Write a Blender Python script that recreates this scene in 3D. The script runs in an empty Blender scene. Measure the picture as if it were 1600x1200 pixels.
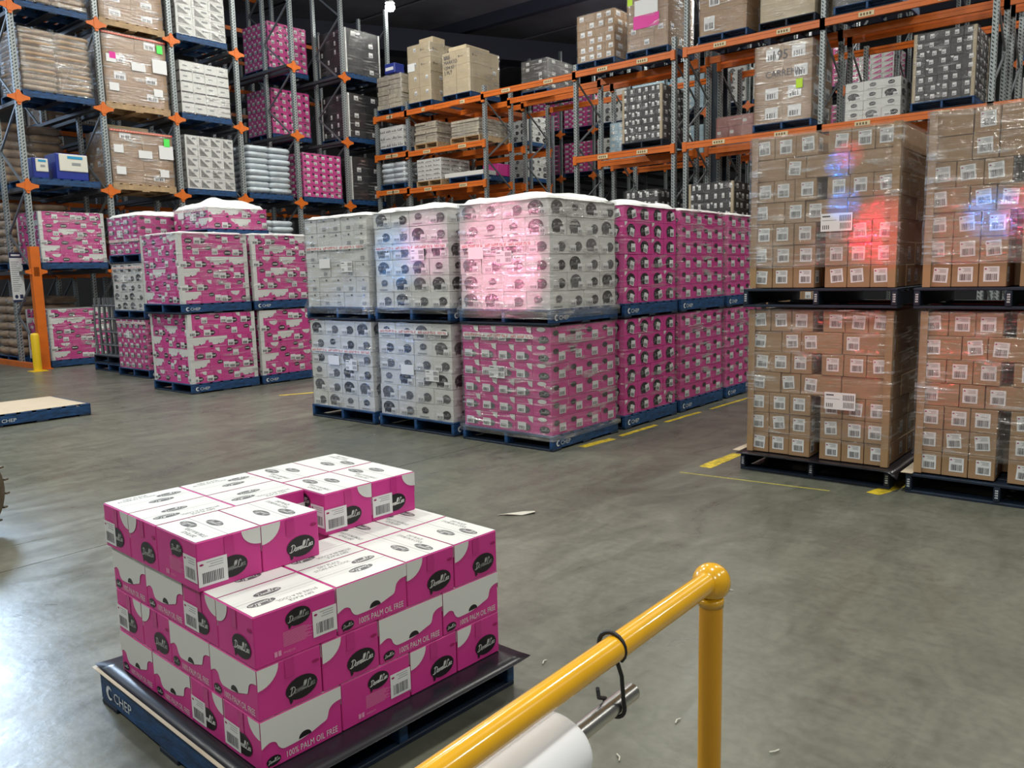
import bpy, bmesh, math, random
from mathutils import Vector, Matrix, noise
S = bpy.context.scene
C = S.collection
PI = math.pi
rnd = random.Random(7)
# ---------------------------------------------------------------- camera, world, lights, exposure
YAW, PITCH, ROLL, CAMH, FPX = 0.6915, 0.1365, -0.0221, 1.6942, 1258.4
F = Vector((math.cos(YAW)*math.cos(PITCH), math.sin(YAW)*math.cos(PITCH), -math.sin(PITCH)))
R0 = Vector((math.sin(YAW), -math.cos(YAW), 0)); U0 = R0.cross(F)
R1 = R0*math.cos(ROLL)+U0*math.sin(ROLL); U1 = -R0*math.sin(ROLL)+U0*math.cos(ROLL)
cam = bpy.data.cameras.new('camera'); co = bpy.data.objects.new('camera', cam); C.objects.link(co)
cam.sensor_width = 36; cam.lens = FPX/1600*36; cam.clip_start = .02; cam.clip_end = 200
m4 = Matrix((R1, U1, -F)).transposed().to_4x4(); m4.translation = (0, 0, CAMH); co.matrix_world = m4
S.camera = co
S.view_settings.view_transform = 'Standard'; S.view_settings.look = 'None'; S.view_settings.gamma = 1
S.view_settings.use_curve_mapping = False; S.view_settings.exposure = 0.14
w = bpy.data.worlds.new('world'); S.world = w; w.use_nodes = True
w.node_tree.nodes['Background'].inputs[0].default_value = (.60, .68, .80, 1)
w.node_tree.nodes['Background'].inputs[1].default_value = .25
LAMPS = [(12.5, 14.0) if (x, y) == (16.6, 14.0) else (x, y) for x in (-3.5, 3.2, 9.9, 16.6, 23.3) for y in (-6.5, 1.0, 8.2, 14.0)]
def area(name, loc, size, power, col, rot=(0, 0, 0), sy=None, shape='SQUARE'):
    l = bpy.data.lights.new(name, 'AREA'); l.energy = power; l.color = col; l.size = size; l.shape = shape
    if sy: l.shape = 'RECTANGLE'; l.size_y = sy
    o = bpy.data.objects.new(name, l); o.location = loc; o.rotation_euler = rot; C.objects.link(o); return o
for x, y in LAMPS:
    dim = .66 if x > 9 else 1.0   # rear lights turned down to darken the rack region
    area('high_bay_light', (x, y, 9.5), .7, 225*dim, (1, .985, .90), shape='DISK')
    pl = bpy.data.lights.new('high_bay_fill', 'POINT'); pl.energy = 80*dim; pl.color = (1, .985, .91); pl.shadow_soft_size = .3  # added fill under each lamp, lifts upright faces and the ceiling
    po = bpy.data.objects.new('high_bay_fill', pl); po.location = (x, y, 9.1); C.objects.link(po)
# bluish light panel added high in the left wall for the floor's cool reflection, and a cool dock lamp left of the frame
area('left_wall_fill', (1.1, 25.7, 8.4), 9.6, 500, (.55, .74, 1), rot=(PI/2, 0, PI), sy=5.4)
# warning beacons of trucks working behind the photographer
def spot(name, loc, aim, power, col, ang=.7, r=.06):
    l = bpy.data.lights.new(name, 'SPOT'); l.energy = power; l.color = col; l.spot_size = ang; l.spot_blend = .8; l.shadow_soft_size = r
    o = bpy.data.objects.new(name, l); o.location = loc; d = Vector(aim)-Vector(loc)
    o.rotation_euler = d.to_track_quat('-Z', 'Y').to_euler(); C.objects.link(o)
spot('dock_lamp', (2.9, 12.6, 4.1), (.70, 3.7, 0), 1650, (.58, .76, 1), .50, .8)
spot('beacon_red', (-.6, 3.1, 1.75), (6.4, 1.73, 1.93), 1700, (1, .015, .06), .085, .02)
spot('beacon_red_high', (-.6, 3.1, 2.05), (6.4, 2.0, 2.52), 700, (1, .02, .06), .035, .01)
spot('beacon_blue', (-.6, 3.6, 2.15), (6.4, 2.06, 2.46), 1100, (.03, .25, 1), .035, .01)
spot('beacon_blue_low', (-.6, 3.6, 2.10), (6.4, 2.02, 2.16), 900, (.03, .25, 1), .04, .01)
spot('beacon_blue_right', (-.6, 3.2, 2.10), (6.4, 1.02, 2.02), 1500, (.05, .30, 1), .055, .02)
spot('beacon_red_right', (-.6, 3.0, 2.00), (6.4, .80, 2.02), 1100, (1, .02, .08), .06, .02)
spot('beacon_red_wide', (-.6, 3.0, 1.60), (6.4, 1.6, 1.35), 300, (1, .10, .08), .30, .1)
spot('beacon_rose', (-.5, 9.6, 2.0), (6.0, 5.15, 1.85), 1500, (1, .30, .48), .17, .1)
spot('beacon_rose_far', (-.5, 9.6, 2.0), (6.0, 6.15, 2.0), 1000, (1, .32, .60), .11, .1)
spot('beacon_blue_far', (-.5, 11.4, 2.1), (6.0, 6.65, 1.9), 900, (.15, .42, 1), .10, .05)
spot('beacon_blue_low_far', (-.5, 11.4, 1.4), (6.0, 7.2, .9), 520, (.25, .45, 1), .24, .05)

# ---------------------------------------------------------------- materials
M = {}
def mat(name, col, rough=.6, metal=0, spec=.5, var=0, vs=6, bump=0, bs=60, emit=None, stretch=None, coat=0):
    m = bpy.data.materials.new(name); m.use_nodes = True; nt = m.node_tree; b = nt.nodes['Principled BSDF']
    b.inputs['Base Color'].default_value = (*col, 1); b.inputs['Roughness'].default_value = rough
    b.inputs['Metallic'].default_value = metal; b.inputs['Specular IOR Level'].default_value = spec
    b.inputs['Coat Weight'].default_value = coat; b.inputs['Coat Roughness'].default_value = .08
    if emit: b.inputs['Emission Color'].default_value = (*col, 1); b.inputs['Emission Strength'].default_value = emit
    tc = nt.nodes.new('ShaderNodeTexCoord'); mp = nt.nodes.new('ShaderNodeMapping'); nt.links.new(tc.outputs['Object'], mp.inputs[0])
    if stretch: mp.inputs['Scale'].default_value = stretch
    if var:
        n = nt.nodes.new('ShaderNodeTexNoise'); n.inputs['Scale'].default_value = vs; n.inputs['Detail'].default_value = 4
        nt.links.new(mp.outputs[0], n.inputs[0])
        r = nt.nodes.new('ShaderNodeValToRGB'); r.color_ramp.elements[0].position = .3; r.color_ramp.elements[1].position = .7
        r.color_ramp.elements[0].color = (*[c*(1-var) for c in col], 1); r.color_ramp.elements[1].color = (*[min(1, c*(1+var*.6)) for c in col], 1)
        nt.links.new(n.outputs[0], r.inputs[0]); nt.links.new(r.outputs[0], b.inputs['Base Color'])
    if bump:
        n = nt.nodes.new('ShaderNodeTexNoise'); n.inputs['Scale'].default_value = bs; nt.links.new(mp.outputs[0], n.inputs[0])
        bp = nt.nodes.new('ShaderNodeBump'); bp.inputs['Strength'].default_value = bump; bp.inputs['Distance'].default_value = .01
        nt.links.new(n.outputs[0], bp.inputs['Height']); nt.links.new(bp.outputs[0], b.inputs['Normal'])
    M[name] = m; return m
mat('pink', (.66, .043, .300), .42, var=.06, vs=5, bump=.03, bs=40)
mat('pink_tape', (.55, .034, .245), .25)
mat('white_board', (.74, .76, .74), .45)
mat('ink', (.012, .010, .013), .4)
mat('ink_soft', (.10, .10, .11), .45)
mat('print_light', (.45, .46, .47), .6)
mat('print_grey', (.30, .32, .33), .6)
mat('pink_print', (.80, .35, .55), .5)
mat('seam', (.28, .26, .27), .7)
mat('label_white', (.80, .81, .82), .5)
mat('red_ink', (.75, .06, .05), .5)
mat('dark_pink_dot', (.35, .01, .12), .5)
mat('kraft', (.37, .232, .125), .62, var=.10, vs=4)
mat('kraft_light', (.52, .43, .29), .6, var=.10, vs=4)
mat('kraft_board', (.40, .25, .125), .55)
mat('kraft_print', (.16, .10, .05), .6)
mat('carton_white', (.70, .71, .69), .5, var=.04, vs=3)
mat('carton_black', (.022, .022, .026), .4, var=.2, vs=5)
mat('carton_blue', (.42, .62, .74), .5)
mat('carton_rose', (.50, .24, .22), .55, var=.15)
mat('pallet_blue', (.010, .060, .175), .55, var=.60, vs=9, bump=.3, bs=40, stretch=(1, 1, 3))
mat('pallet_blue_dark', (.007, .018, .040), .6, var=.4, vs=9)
mat('raw_wood', (.46, .32, .18), .7, var=.25, vs=10, bump=.2)
mat('stencil', (.70, .76, .80), .6, var=.25, vs=60)
mat('cap_sheet', (.93, .94, .93), .4, bump=.15, bs=12)
mat('slip_black', (.011, .010, .015), .28, var=.3, vs=8, bump=.02, bs=60)
mat('sheet_cream', (.66, .56, .42), .6, var=.05)
mat('rack_orange', (.70, .16, .018), .38, var=.12, vs=5)
mat('beam_label', (.72, .60, .36), .5)
mat('brace_steel', (.20, .22, .24), .45, metal=.5)
mat('rail_steel', (.075, .08, .09), .5, metal=.4)
mat('rail_yellow', (.86, .45, .012), .22, coat=.7, spec=.6, var=.04, vs=20)
mat('rail_yellow_matt', (.80, .38, .015), .35, coat=.2, var=.10, vs=8, stretch=(1, 1, .3))
mat('tape_yellow', (.70, .52, .03), .6, var=.5, vs=14)
mat('tape_faint', (.42, .38, .09), .7, var=.4, vs=40)
mat('bollard_yellow', (.86, .58, .02), .4)
mat('steel', (.62, .61, .59), .28, metal=1)
mat('cable_black', (.015, .015, .017), .45)
mat('roll_white', (.86, .88, .92), .45, bump=.12, bs=14)
mat('roll_line', (.55, .52, .48), .6)
mat('tyre', (.11, .085, .050), .8, var=.3, vs=14, bump=.4)
mat('ceiling_dark', (.30, .30, .36), .8, var=.3, vs=.5)
mat('ceiling_beam', (.05, .055, .09), .6)
mat('wall_grey', (.15, .155, .17), .8)
mat('column_blue', (.03, .045, .062), .5)
mat('galv_plain', (.24, .27, .29), .42, metal=.5, var=.2, vs=12)
mat('bag_brown', (.40, .28, .18), .6, var=.22, vs=7, bump=.5, bs=9)
mat('bag_white', (.62, .70, .76), .4, var=.08, bump=.3, bs=12)
mat('paper_grey', (.44, .39, .31), .7, var=.3, vs=14, bump=.3)
mat('machine_blue', (.015, .035, .28), .35)
mat('machine_cream', (.74, .73, .65), .4)
mat('screen_cyan', (.03, .33, .62), .3)
mat('sticker_green', (.10, .85, .12), .5)
mat('sticker_lime', (.55, .85, .03), .5)
mat('sticker_pink', (.75, .03, .35), .4)
mat('sign_navy', (.02, .03, .09), .5)
mat('joint_dark', (.035, .033, .028), .9)
mat('lamp_glow', (1, .99, .92), .5, emit=60)
mat('lamp_body', (.25, .25, .26), .5)
mat('red_plastic', (.55, .01, .02), .4)
mat('debris', (.62, .60, .52), .7)
def galv():
    m = mat('galv', (.42, .46, .48), .45, metal=.35); nt = m.node_tree; b = nt.nodes['Principled BSDF']
    tc = nt.nodes.new('ShaderNodeTexCoord'); sp = nt.nodes.new('ShaderNodeSeparateXYZ'); nt.links.new(tc.outputs['Object'], sp.inputs[0])
    def mth(op, a, c=None):
        n = nt.nodes.new('ShaderNodeMath'); n.operation = op
        for i, v in enumerate((a, c)):
            if v is None: continue
            if isinstance(v, (int, float)): n.inputs[i].default_value = v
            else: nt.links.new(v, n.inputs[i])
        return n.outputs[0]
    # rows of slanted slots punched on either side of the profile's centre line
    ax = mth('ABSOLUTE', mth('ADD', sp.outputs[0], sp.outputs[1]))
    t = mth('FRACT', mth('MULTIPLY', mth('ADD', sp.outputs[2], mth('MULTIPLY', ax, .9)), 16))
    d = mth('MULTIPLY', mth('LESS_THAN', t, .42), mth('MULTIPLY', mth('GREATER_THAN', ax, .012+.0), mth('LESS_THAN', mth('FRACT', mth('MULTIPLY', ax, 14)), .62)))
    mx = nt.nodes.new('ShaderNodeMixRGB'); nt.links.new(d, mx.inputs[0]); mx.inputs[1].default_value = (.34, .38, .39, 1); mx.inputs[2].default_value = (.035, .04, .045, 1)
    nt.links.new(mx.outputs[0], b.inputs['Base Color'])
galv()
def film(name, g0, g1, h0, h1, tint=(1, 1, 1), seed=0, rough=.17):
    m = bpy.data.materials.new(name); m.use_nodes = True; nt = m.node_tree; nt.nodes.clear(); N = nt.nodes.new; Lk = nt.links.new
    out = N('ShaderNodeOutputMaterial'); tr = N('ShaderNodeBsdfTransparent'); gl = N('ShaderNodeBsdfGlossy'); df = N('ShaderNodeBsdfDiffuse')
    tr.inputs[0].default_value = (.97, .97, .97, 1); gl.inputs['Roughness'].default_value = rough; df.inputs[0].default_value = (*[.85*c for c in tint], 1)
    tc = N('ShaderNodeTexCoord'); mp = N('ShaderNodeMapping'); mp.inputs['Scale'].default_value = (1.3, 1.3, 15); mp.inputs['Location'].default_value = (seed, seed*2, 0)
    mp.inputs['Rotation'].default_value = (.10, .08, 0); Lk(tc.outputs['Object'], mp.inputs[0])
    n1 = N('ShaderNodeTexNoise'); n1.inputs['Scale'].default_value = 1.6; n1.inputs['Detail'].default_value = 6; n1.inputs['Distortion'].default_value = .8; Lk(mp.outputs[0], n1.inputs[0])
    n2 = N('ShaderNodeTexNoise'); n2.inputs['Scale'].default_value = 2.2; n2.inputs['Detail'].default_value = 4; Lk(tc.outputs['Object'], n2.inputs[0])
    n3 = N('ShaderNodeTexNoise'); n3.inputs['Scale'].default_value = 14; n3.inputs['Detail'].default_value = 3; n3.inputs['Distortion'].default_value = 1.5; Lk(tc.outputs['Object'], n3.inputs[0])
    def rng(src, a, b, c, d):
        r = N('ShaderNodeMapRange'); r.inputs[1].default_value = a; r.inputs[2].default_value = b; r.inputs[3].default_value = c; r.inputs[4].default_value = d; Lk(src, r.inputs[0]); return r.outputs[0]
    def mul(a, b, op='MULTIPLY'):
        q = N('ShaderNodeMath'); q.operation = op; Lk(a, q.inputs[0])
        if isinstance(b, float): q.inputs[1].default_value = b
        else: Lk(b, q.inputs[1])
        return q.outputs[0]
    st = rng(n1.outputs[0], .53, .66, 0, 1); pt = rng(n2.outputs[0], .44, .62, .12, 1)
    gf = rng(mul(st, pt), 0, 1, g0, g1); hf = rng(mul(st, pt), 0, 1, h0, h1)  # hf: milky film haze plus white streaks standing in for lamp glints
    bp = N('ShaderNodeBump'); bp.inputs['Strength'].default_value = 1; bp.inputs['Distance'].default_value = .026
    Lk(mul(mul(n1.outputs[0], 1.0), mul(n3.outputs[0], .28), 'ADD'), bp.inputs['Height']); Lk(bp.outputs[0], gl.inputs['Normal'])
    m1 = N('ShaderNodeMixShader'); Lk(hf, m1.inputs[0]); Lk(tr.outputs[0], m1.inputs[1]); Lk(df.outputs[0], m1.inputs[2])
    m2 = N('ShaderNodeMixShader'); Lk(gf, m2.inputs[0]); Lk(m1.outputs[0], m2.inputs[1]); Lk(gl.outputs[0], m2.inputs[2])
    Lk(m2.outputs[0], out.inputs[0]); M[name] = m
film('stretch_film', .10, .60, .02, .62)
film('stretch_film_heavy', .14, .72, .05, .80, seed=3.1, rough=.15)
film('stretch_film_light', .06, .40, .01, .26, seed=5.7)
def concrete():
    m = mat('concrete', (.2, .2, .17), .42); nt = m.node_tree; b = nt.nodes['Principled BSDF']; N = nt.nodes.new; Lk = nt.links.new
    tc = N('ShaderNodeTexCoord')
    def nz(scale, det, sc=(1, 1, 1), rot=0, dist=0):
        mp = N('ShaderNodeMapping'); mp.inputs['Scale'].default_value = sc; mp.inputs['Rotation'].default_value = (0, 0, rot); Lk(tc.outputs['Object'], mp.inputs[0])
        n = N('ShaderNodeTexNoise'); n.inputs['Scale'].default_value = scale; n.inputs['Detail'].default_value = det; n.inputs['Distortion'].default_value = dist; Lk(mp.outputs[0], n.inputs[0]); return n.outputs[0]
    a = nz(.55, 6, dist=.6); s1 = nz(1.3, 9, (1, 2.6, 1), .35, 1.6); s2 = nz(2.0, 8, (3.2, 1, 1), .1, 1.4); f = nz(22, 5)
    def ramp(src, p0, c0, p1, c1):
        r = N('ShaderNodeValToRGB'); e = r.color_ramp.elements; e[0].position = p0; e[0].color = (*c0, 1); e[1].position = p1; e[1].color = (*c1, 1); Lk(src, r.inputs[0]); return r.outputs[0]
    base = ramp(a, .3, (.138, .142, .111), .7, (.192, .196, .158))
    def mulc(c, x, fac):
        q = N('ShaderNodeMixRGB'); q.blend_type = 'MULTIPLY'; q.inputs[0].default_value = fac; Lk(c, q.inputs[1]); Lk(x, q.inputs[2]); return q.outputs[0]
    c = mulc(base, ramp(s1, .35, (.66, .67, .66), .62, (1.05, 1.04, 1.02)), .55)
    c = mulc(c, ramp(s2, .34, (.74, .74, .74), .56, (1.04, 1.04, 1.04)), .5)
    c = mulc(c, ramp(f, .36, (.72, .72, .72), .6, (1.06, 1.06, 1.06)), .45)
    Lk(c, b.inputs['Base Color'])
    r = N('ShaderNodeMapRange'); r.inputs[1].default_value = .3; r.inputs[2].default_value = .7; r.inputs[3].default_value = .26; r.inputs[4].default_value = .42; Lk(s1, r.inputs[0]); Lk(r.outputs[0], b.inputs['Roughness'])
    bp = N('ShaderNodeBump'); bp.inputs['Strength'].default_value = .12; bp.inputs['Distance'].default_value = .01; Lk(f, bp.inputs['Height']); Lk(bp.outputs[0], b.inputs['Normal'])
concrete()

# ---------------------------------------------------------------- mesh helpers
class MB:
    def __init__(s): s.v = []; s.f = []; s.m = []; s.mats = []; s.smooth = []
    def mi(s, n):
        if n not in s.mats: s.mats.append(n)
        return s.mats.index(n)
    def face(s, pts, m, sm=False):
        k = len(s.v); s.v += [tuple(p) for p in pts]; s.f.append(tuple(range(k, k+len(pts)))); s.m.append(s.mi(m)); s.smooth.append(sm)
    def add(s, vs, fs, m, sm=False):
        k = len(s.v); s.v += [tuple(p) for p in vs]; i = s.mi(m)
        for f in fs: s.f.append(tuple(k+a for a in f)); s.m.append(i); s.smooth.append(sm)
    def box(s, x0, y0, z0, x1, y1, z1, m):
        s.add([(x0, y0, z0), (x1, y0, z0), (x1, y1, z0), (x0, y1, z0), (x0, y0, z1), (x1, y0, z1), (x1, y1, z1), (x0, y1, z1)],
              [(3, 2, 1, 0), (4, 5, 6, 7), (0, 1, 5, 4), (1, 2, 6, 5), (2, 3, 7, 6), (3, 0, 4, 7)], m)
    def rbox(s, x0, y0, z0, x1, y1, z1, m, r=.004, seg=1):
        bm = bmesh.new(); bmesh.ops.create_cube(bm, size=1)
        for v in bm.verts: v.co = Vector((x0+(v.co.x+.5)*(x1-x0), y0+(v.co.y+.5)*(y1-y0), z0+(v.co.z+.5)*(z1-z0)))
        bmesh.ops.bevel(bm, geom=bm.edges[:], offset=r, segments=seg, affect='EDGES', profile=.5)
        bm.verts.index_update(); s.add([v.co for v in bm.verts], [[v.index for v in f.verts] for f in bm.faces], m); bm.free()
    def bar(s, a, b, w, h, m):
        a = Vector(a); b = Vector(b); d = (b-a).normalized(); up = Vector((0, 0, 1)) if abs(d.z) < .95 else Vector((1, 0, 0))
        x = d.cross(up).normalized()*w/2; y = x.cross(d).normalized()*h/2
        vs = [p+i*x+j*y for p in (a, b) for i, j in ((-1, -1), (1, -1), (1, 1), (-1, 1))]
        s.add(vs, [(0, 1, 2, 3), (7, 6, 5, 4), (0, 4, 5, 1), (1, 5, 6, 2), (2, 6, 7, 3), (3, 7, 4, 0)], m)
    def tube(s, pts, r, m, n=16, cap=True):
        pts = [Vector(p) for p in pts]; rs = r if isinstance(r, (list, tuple)) else [r]*len(pts); vs = []; pu = None
        for i, p in enumerate(pts):
            d = (pts[min(i+1, len(pts)-1)]-pts[max(i-1, 0)]).normalized()
            if pu is None: pu = Vector((0, 0, 1)) if abs(d.z) < .9 else Vector((1, 0, 0))
            x = d.cross(pu).normalized(); pu = x.cross(d).normalized()
            for k in range(n):
                a = 2*PI*k/n; vs.append(p+rs[i]*(math.cos(a)*x+math.sin(a)*pu))
        fs = [(i*n+k, i*n+(k+1) % n, (i+1)*n+(k+1) % n, (i+1)*n+k) for i in range(len(pts)-1) for k in range(n)]
        s.add(vs, fs, m, True)
        if cap: s.face(vs[:n][::-1], m); s.face(vs[-n:], m)
    def lathe(s, prof, m, n=24, o=(0, 0, 0)):
        vs = [(o[0]+r*math.cos(2*PI*k/n), o[1]+r*math.sin(2*PI*k/n), o[2]+z) for r, z in prof for k in range(n)]
        s.add(vs, [(i*n+k, i*n+(k+1) % n, (i+1)*n+(k+1) % n, (i+1)*n+k) for i in range(len(prof)-1) for k in range(n)], m, True)
    def mesh(s, name):
        me = bpy.data.meshes.new(name); me.from_pydata(s.v, [], s.f)
        for n in s.mats: me.materials.append(M[n])
        me.polygons.foreach_set('material_index', s.m); me.polygons.foreach_set('use_smooth', s.smooth); me.update(); return me
def obj(name, me, parent=None, loc=(0, 0, 0), rz=0, kind=None):
    if isinstance(me, MB): me = me.mesh(name)
    o = bpy.data.objects.new(name, me); C.objects.link(o); o.location = loc; o.rotation_euler = (0, 0, rz); o.parent = parent
    if kind: o['kind'] = kind
    return o
def thing(name, label, cat, loc=(0, 0, 0), rz=0, group=None):
    o = bpy.data.objects.new(name, None); C.objects.link(o); o.location = loc; o.rotation_euler = (0, 0, rz); o.empty_display_size = .1
    return tag(o, label, cat, group)
def tag(o, label, cat, group=None):
    o['label'] = label; o['category'] = cat
    if group: o['group'] = group
    return o

# ---------------------------------------------------------------- flat print drawn as thin geometry on a face
FCACHE = {}
def glyphs(txt):
    if txt not in FCACHE:
        cu = bpy.data.curves.new('t', 'FONT'); cu.body = txt; cu.size = 1; cu.resolution_u = 2
        o = bpy.data.objects.new('t', cu); me = o.to_mesh()
        vs = [(v.co.x, v.co.y) for v in me.vertices]; fs = [tuple(p.vertices) for p in me.polygons]
        o.to_mesh_clear(); bpy.data.objects.remove(o); bpy.data.curves.remove(cu)
        x0 = min(v[0] for v in vs); x1 = max(v[0] for v in vs); FCACHE[txt] = ([(x-x0, y) for x, y in vs], fs, x1-x0)
    return FCACHE[txt]
def smooth(p, n=4):
    out = []
    for i in range(len(p)-1):
        a = p[max(i-1, 0)]; b = p[i]; c = p[i+1]; d = p[min(i+2, len(p)-1)]
        for k in range(n):
            t = k/n; out.append(tuple(.5*(2*b[j]+(c[j]-a[j])*t+(2*a[j]-5*b[j]+4*c[j]-d[j])*t*t+(-a[j]+3*b[j]-3*c[j]+d[j])*t**3) for j in (0, 1)))
    return out+[p[-1]]
LET = {'D': (.27, [[(.07, .80), (.05, .4), (.03, .08)], [(-.04, .76), (.05, .90), (.20, .80), (.25, .5), (.18, .18), (.02, .02), (-.08, .08)]]),
       'a': (.155, [[(.12, .40), (.05, .42), (.0, .25), (.03, .06), (.10, .12), (.13, .40), (.13, .14), (.17, .06)]]),
       'r': (.11, [[(-.01, .08), (.02, .36), (.07, .42), (.09, .36), (.08, .14), (.12, .06)]]),
       'e': (.12, [[(-.01, .10), (.07, .24), (.09, .38), (.04, .42), (.01, .22), (.04, .05), (.12, .10)]]),
       'l': (.095, [[(-.01, .08), (.06, .5), (.08, .92), (.045, .95), (.03, .5), (.04, .10), (.09, .08)]]),
       'L': (.27, [[(.22, .72), (.18, .95), (.10, .85), (.09, .3), (.03, .05), (-.03, .12), (.05, .16), (.16, .04), (.27, .10)]])}
def script_word():
    x = 0; out = []
    for ch in 'Darrell Lea':
        if ch == ' ': x += .03; continue
        wd, st = LET[ch]
        for q in st: out.append([(x+a+.12*b, b+x*.16) for a, b in smooth(q, 3)])
        x += wd
    return out, x
class Face:
    """drawing frame on one side of a box: s to the right, t up, seen from outside"""
    def __init__(s, mb, o, r, u, w, h, eps=.0007): s.mb = mb; s.o = Vector(o); s.r = Vector(r); s.u = Vector(u); s.n = s.r.cross(s.u); s.w = w; s.h = h; s.e = eps
    def P(s, a, b, l=1): return s.o+s.r*a+s.u*b+s.n*(s.e*l)
    def poly(s, pts, m, l=1): s.mb.face([s.P(a, b, l) for a, b in pts], m)
    def rect(s, a, b, c, d, m, l=1): s.poly([(a, b), (c, b), (c, d), (a, d)], m, l)
    def ell(s, cx, cy, rx, ry, m, l=1, n=22, rot=0):
        s.poly([(cx+rx*math.cos(t)*math.cos(rot)-ry*math.sin(t)*math.sin(rot), cy+rx*math.cos(t)*math.sin(rot)+ry*math.sin(t)*math.cos(rot)) for t in [2*PI*k/n for k in range(n)]], m, l)
    def bubble(s, cx, cy, rx, ry, m='ink', l=1, n=20, word='white_board', fine=True):
        pts = []
        for k in range(n):
            t = 2*PI*k/n
            pts.append((cx+rx*math.cos(t), cy+ry*math.sin(t)))
            if abs(t-PI*1.2) < PI/n+.01: pts.append((cx-rx*.74, cy-ry*1.16)); pts.append((cx-rx*.60, cy-ry*.98))
        s.poly(pts, m, l)
        if fine:
            st, tw = script_word(); k = rx*1.55/tw
            for q in st: s.stroke([(cx-rx*.74+a*k, cy-k*.27+b*k*.50) for a, b in q], rx*.024, word, l+1)
        elif fine is not None:
            for j in range(4):
                a = cx-rx*.66+j*rx*.36; s.stroke([(a, cy-ry*.2), (a+rx*.12, cy+ry*.28), (a+rx*.2, cy-ry*.1)], rx*.07, word, l+1)
    def stroke(s, q, wd, m, l=1):
        for i in range(len(q)-1):
            a = Vector(q[i]); b = Vector(q[i+1]); d = b-a
            if d.length < 1e-6: continue
            d.normalize(); nn = Vector((-d.y, d.x))*wd; e = d*wd*.5
            s.poly([tuple(a-nn-e), tuple(b-nn+e), tuple(b+nn+e), tuple(a+nn-e)], m, l)
    def text(s, t, x, y, h, m, l=2, sx=1, flip=False, width=None):
        vs, fs, tw = glyphs(t); k = h/.70
        if width: sx = width/(tw*k)
        pts = [(a*k*sx, b*k) for a, b in vs]
        if flip: pts = [(-a, -b) for a, b in pts]
        s.mb.add([s.P(x+a, y+b, l) for a, b in pts], fs, m)
    def label(s, x, y, w, h, l=3, bars=9, rot=0, fine=True):
        c, q = math.cos(rot), math.sin(rot)
        def T(pts): return [(x+a*c-b*q, y+a*q+b*c) for a, b in pts]
        s.poly(T([(0, 0), (w, 0), (w, h), (0, h)]), 'label_white', l)
        rr = random.Random(int(w*1e4)); u = .74*w/bars
        for i in range(bars):
            bw = u*(.35+.45*rr.random()); a = .14*w+i*u
            s.poly(T([(a, .1*h), (a+bw, .1*h), (a+bw, .52*h), (a, .52*h)]), 'ink_soft', l+1)
        if fine:
            s.poly(T([(.13*w+.075*w*math.cos(t), .84*h+.045*h*math.sin(t)) for t in [PI/4*k for k in range(8)]]), 'dark_pink_dot', l+1)
            for j in range(3):
                a = (.3, .42, .36)[j]; s.poly(T([(a*w, (.88-.09*j)*h), (.86*w, (.88-.09*j)*h), (.86*w, (.905-.09*j)*h), (a*w, (.905-.09*j)*h)]), 'print_grey', l+1)
def sides(mb, L, W, h, eps=.0007):
    x, y = L/2, W/2
    return {'-y': Face(mb, (-x, -y, 0), (1, 0, 0), (0, 0, 1), L, h, eps), '+x': Face(mb, (x, -y, 0), (0, 1, 0), (0, 0, 1), W, h, eps),
            '+y': Face(mb, (x, y, 0), (-1, 0, 0), (0, 0, 1), L, h, eps), '-x': Face(mb, (-x, y, 0), (0, -1, 0), (0, 0, 1), W, h, eps),
            '+z': Face(mb, (-x, -y, h), (1, 0, 0), (0, 1, 0), L, W, eps)}
BL, BW, BH = .3055, .2375, .1718
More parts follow.
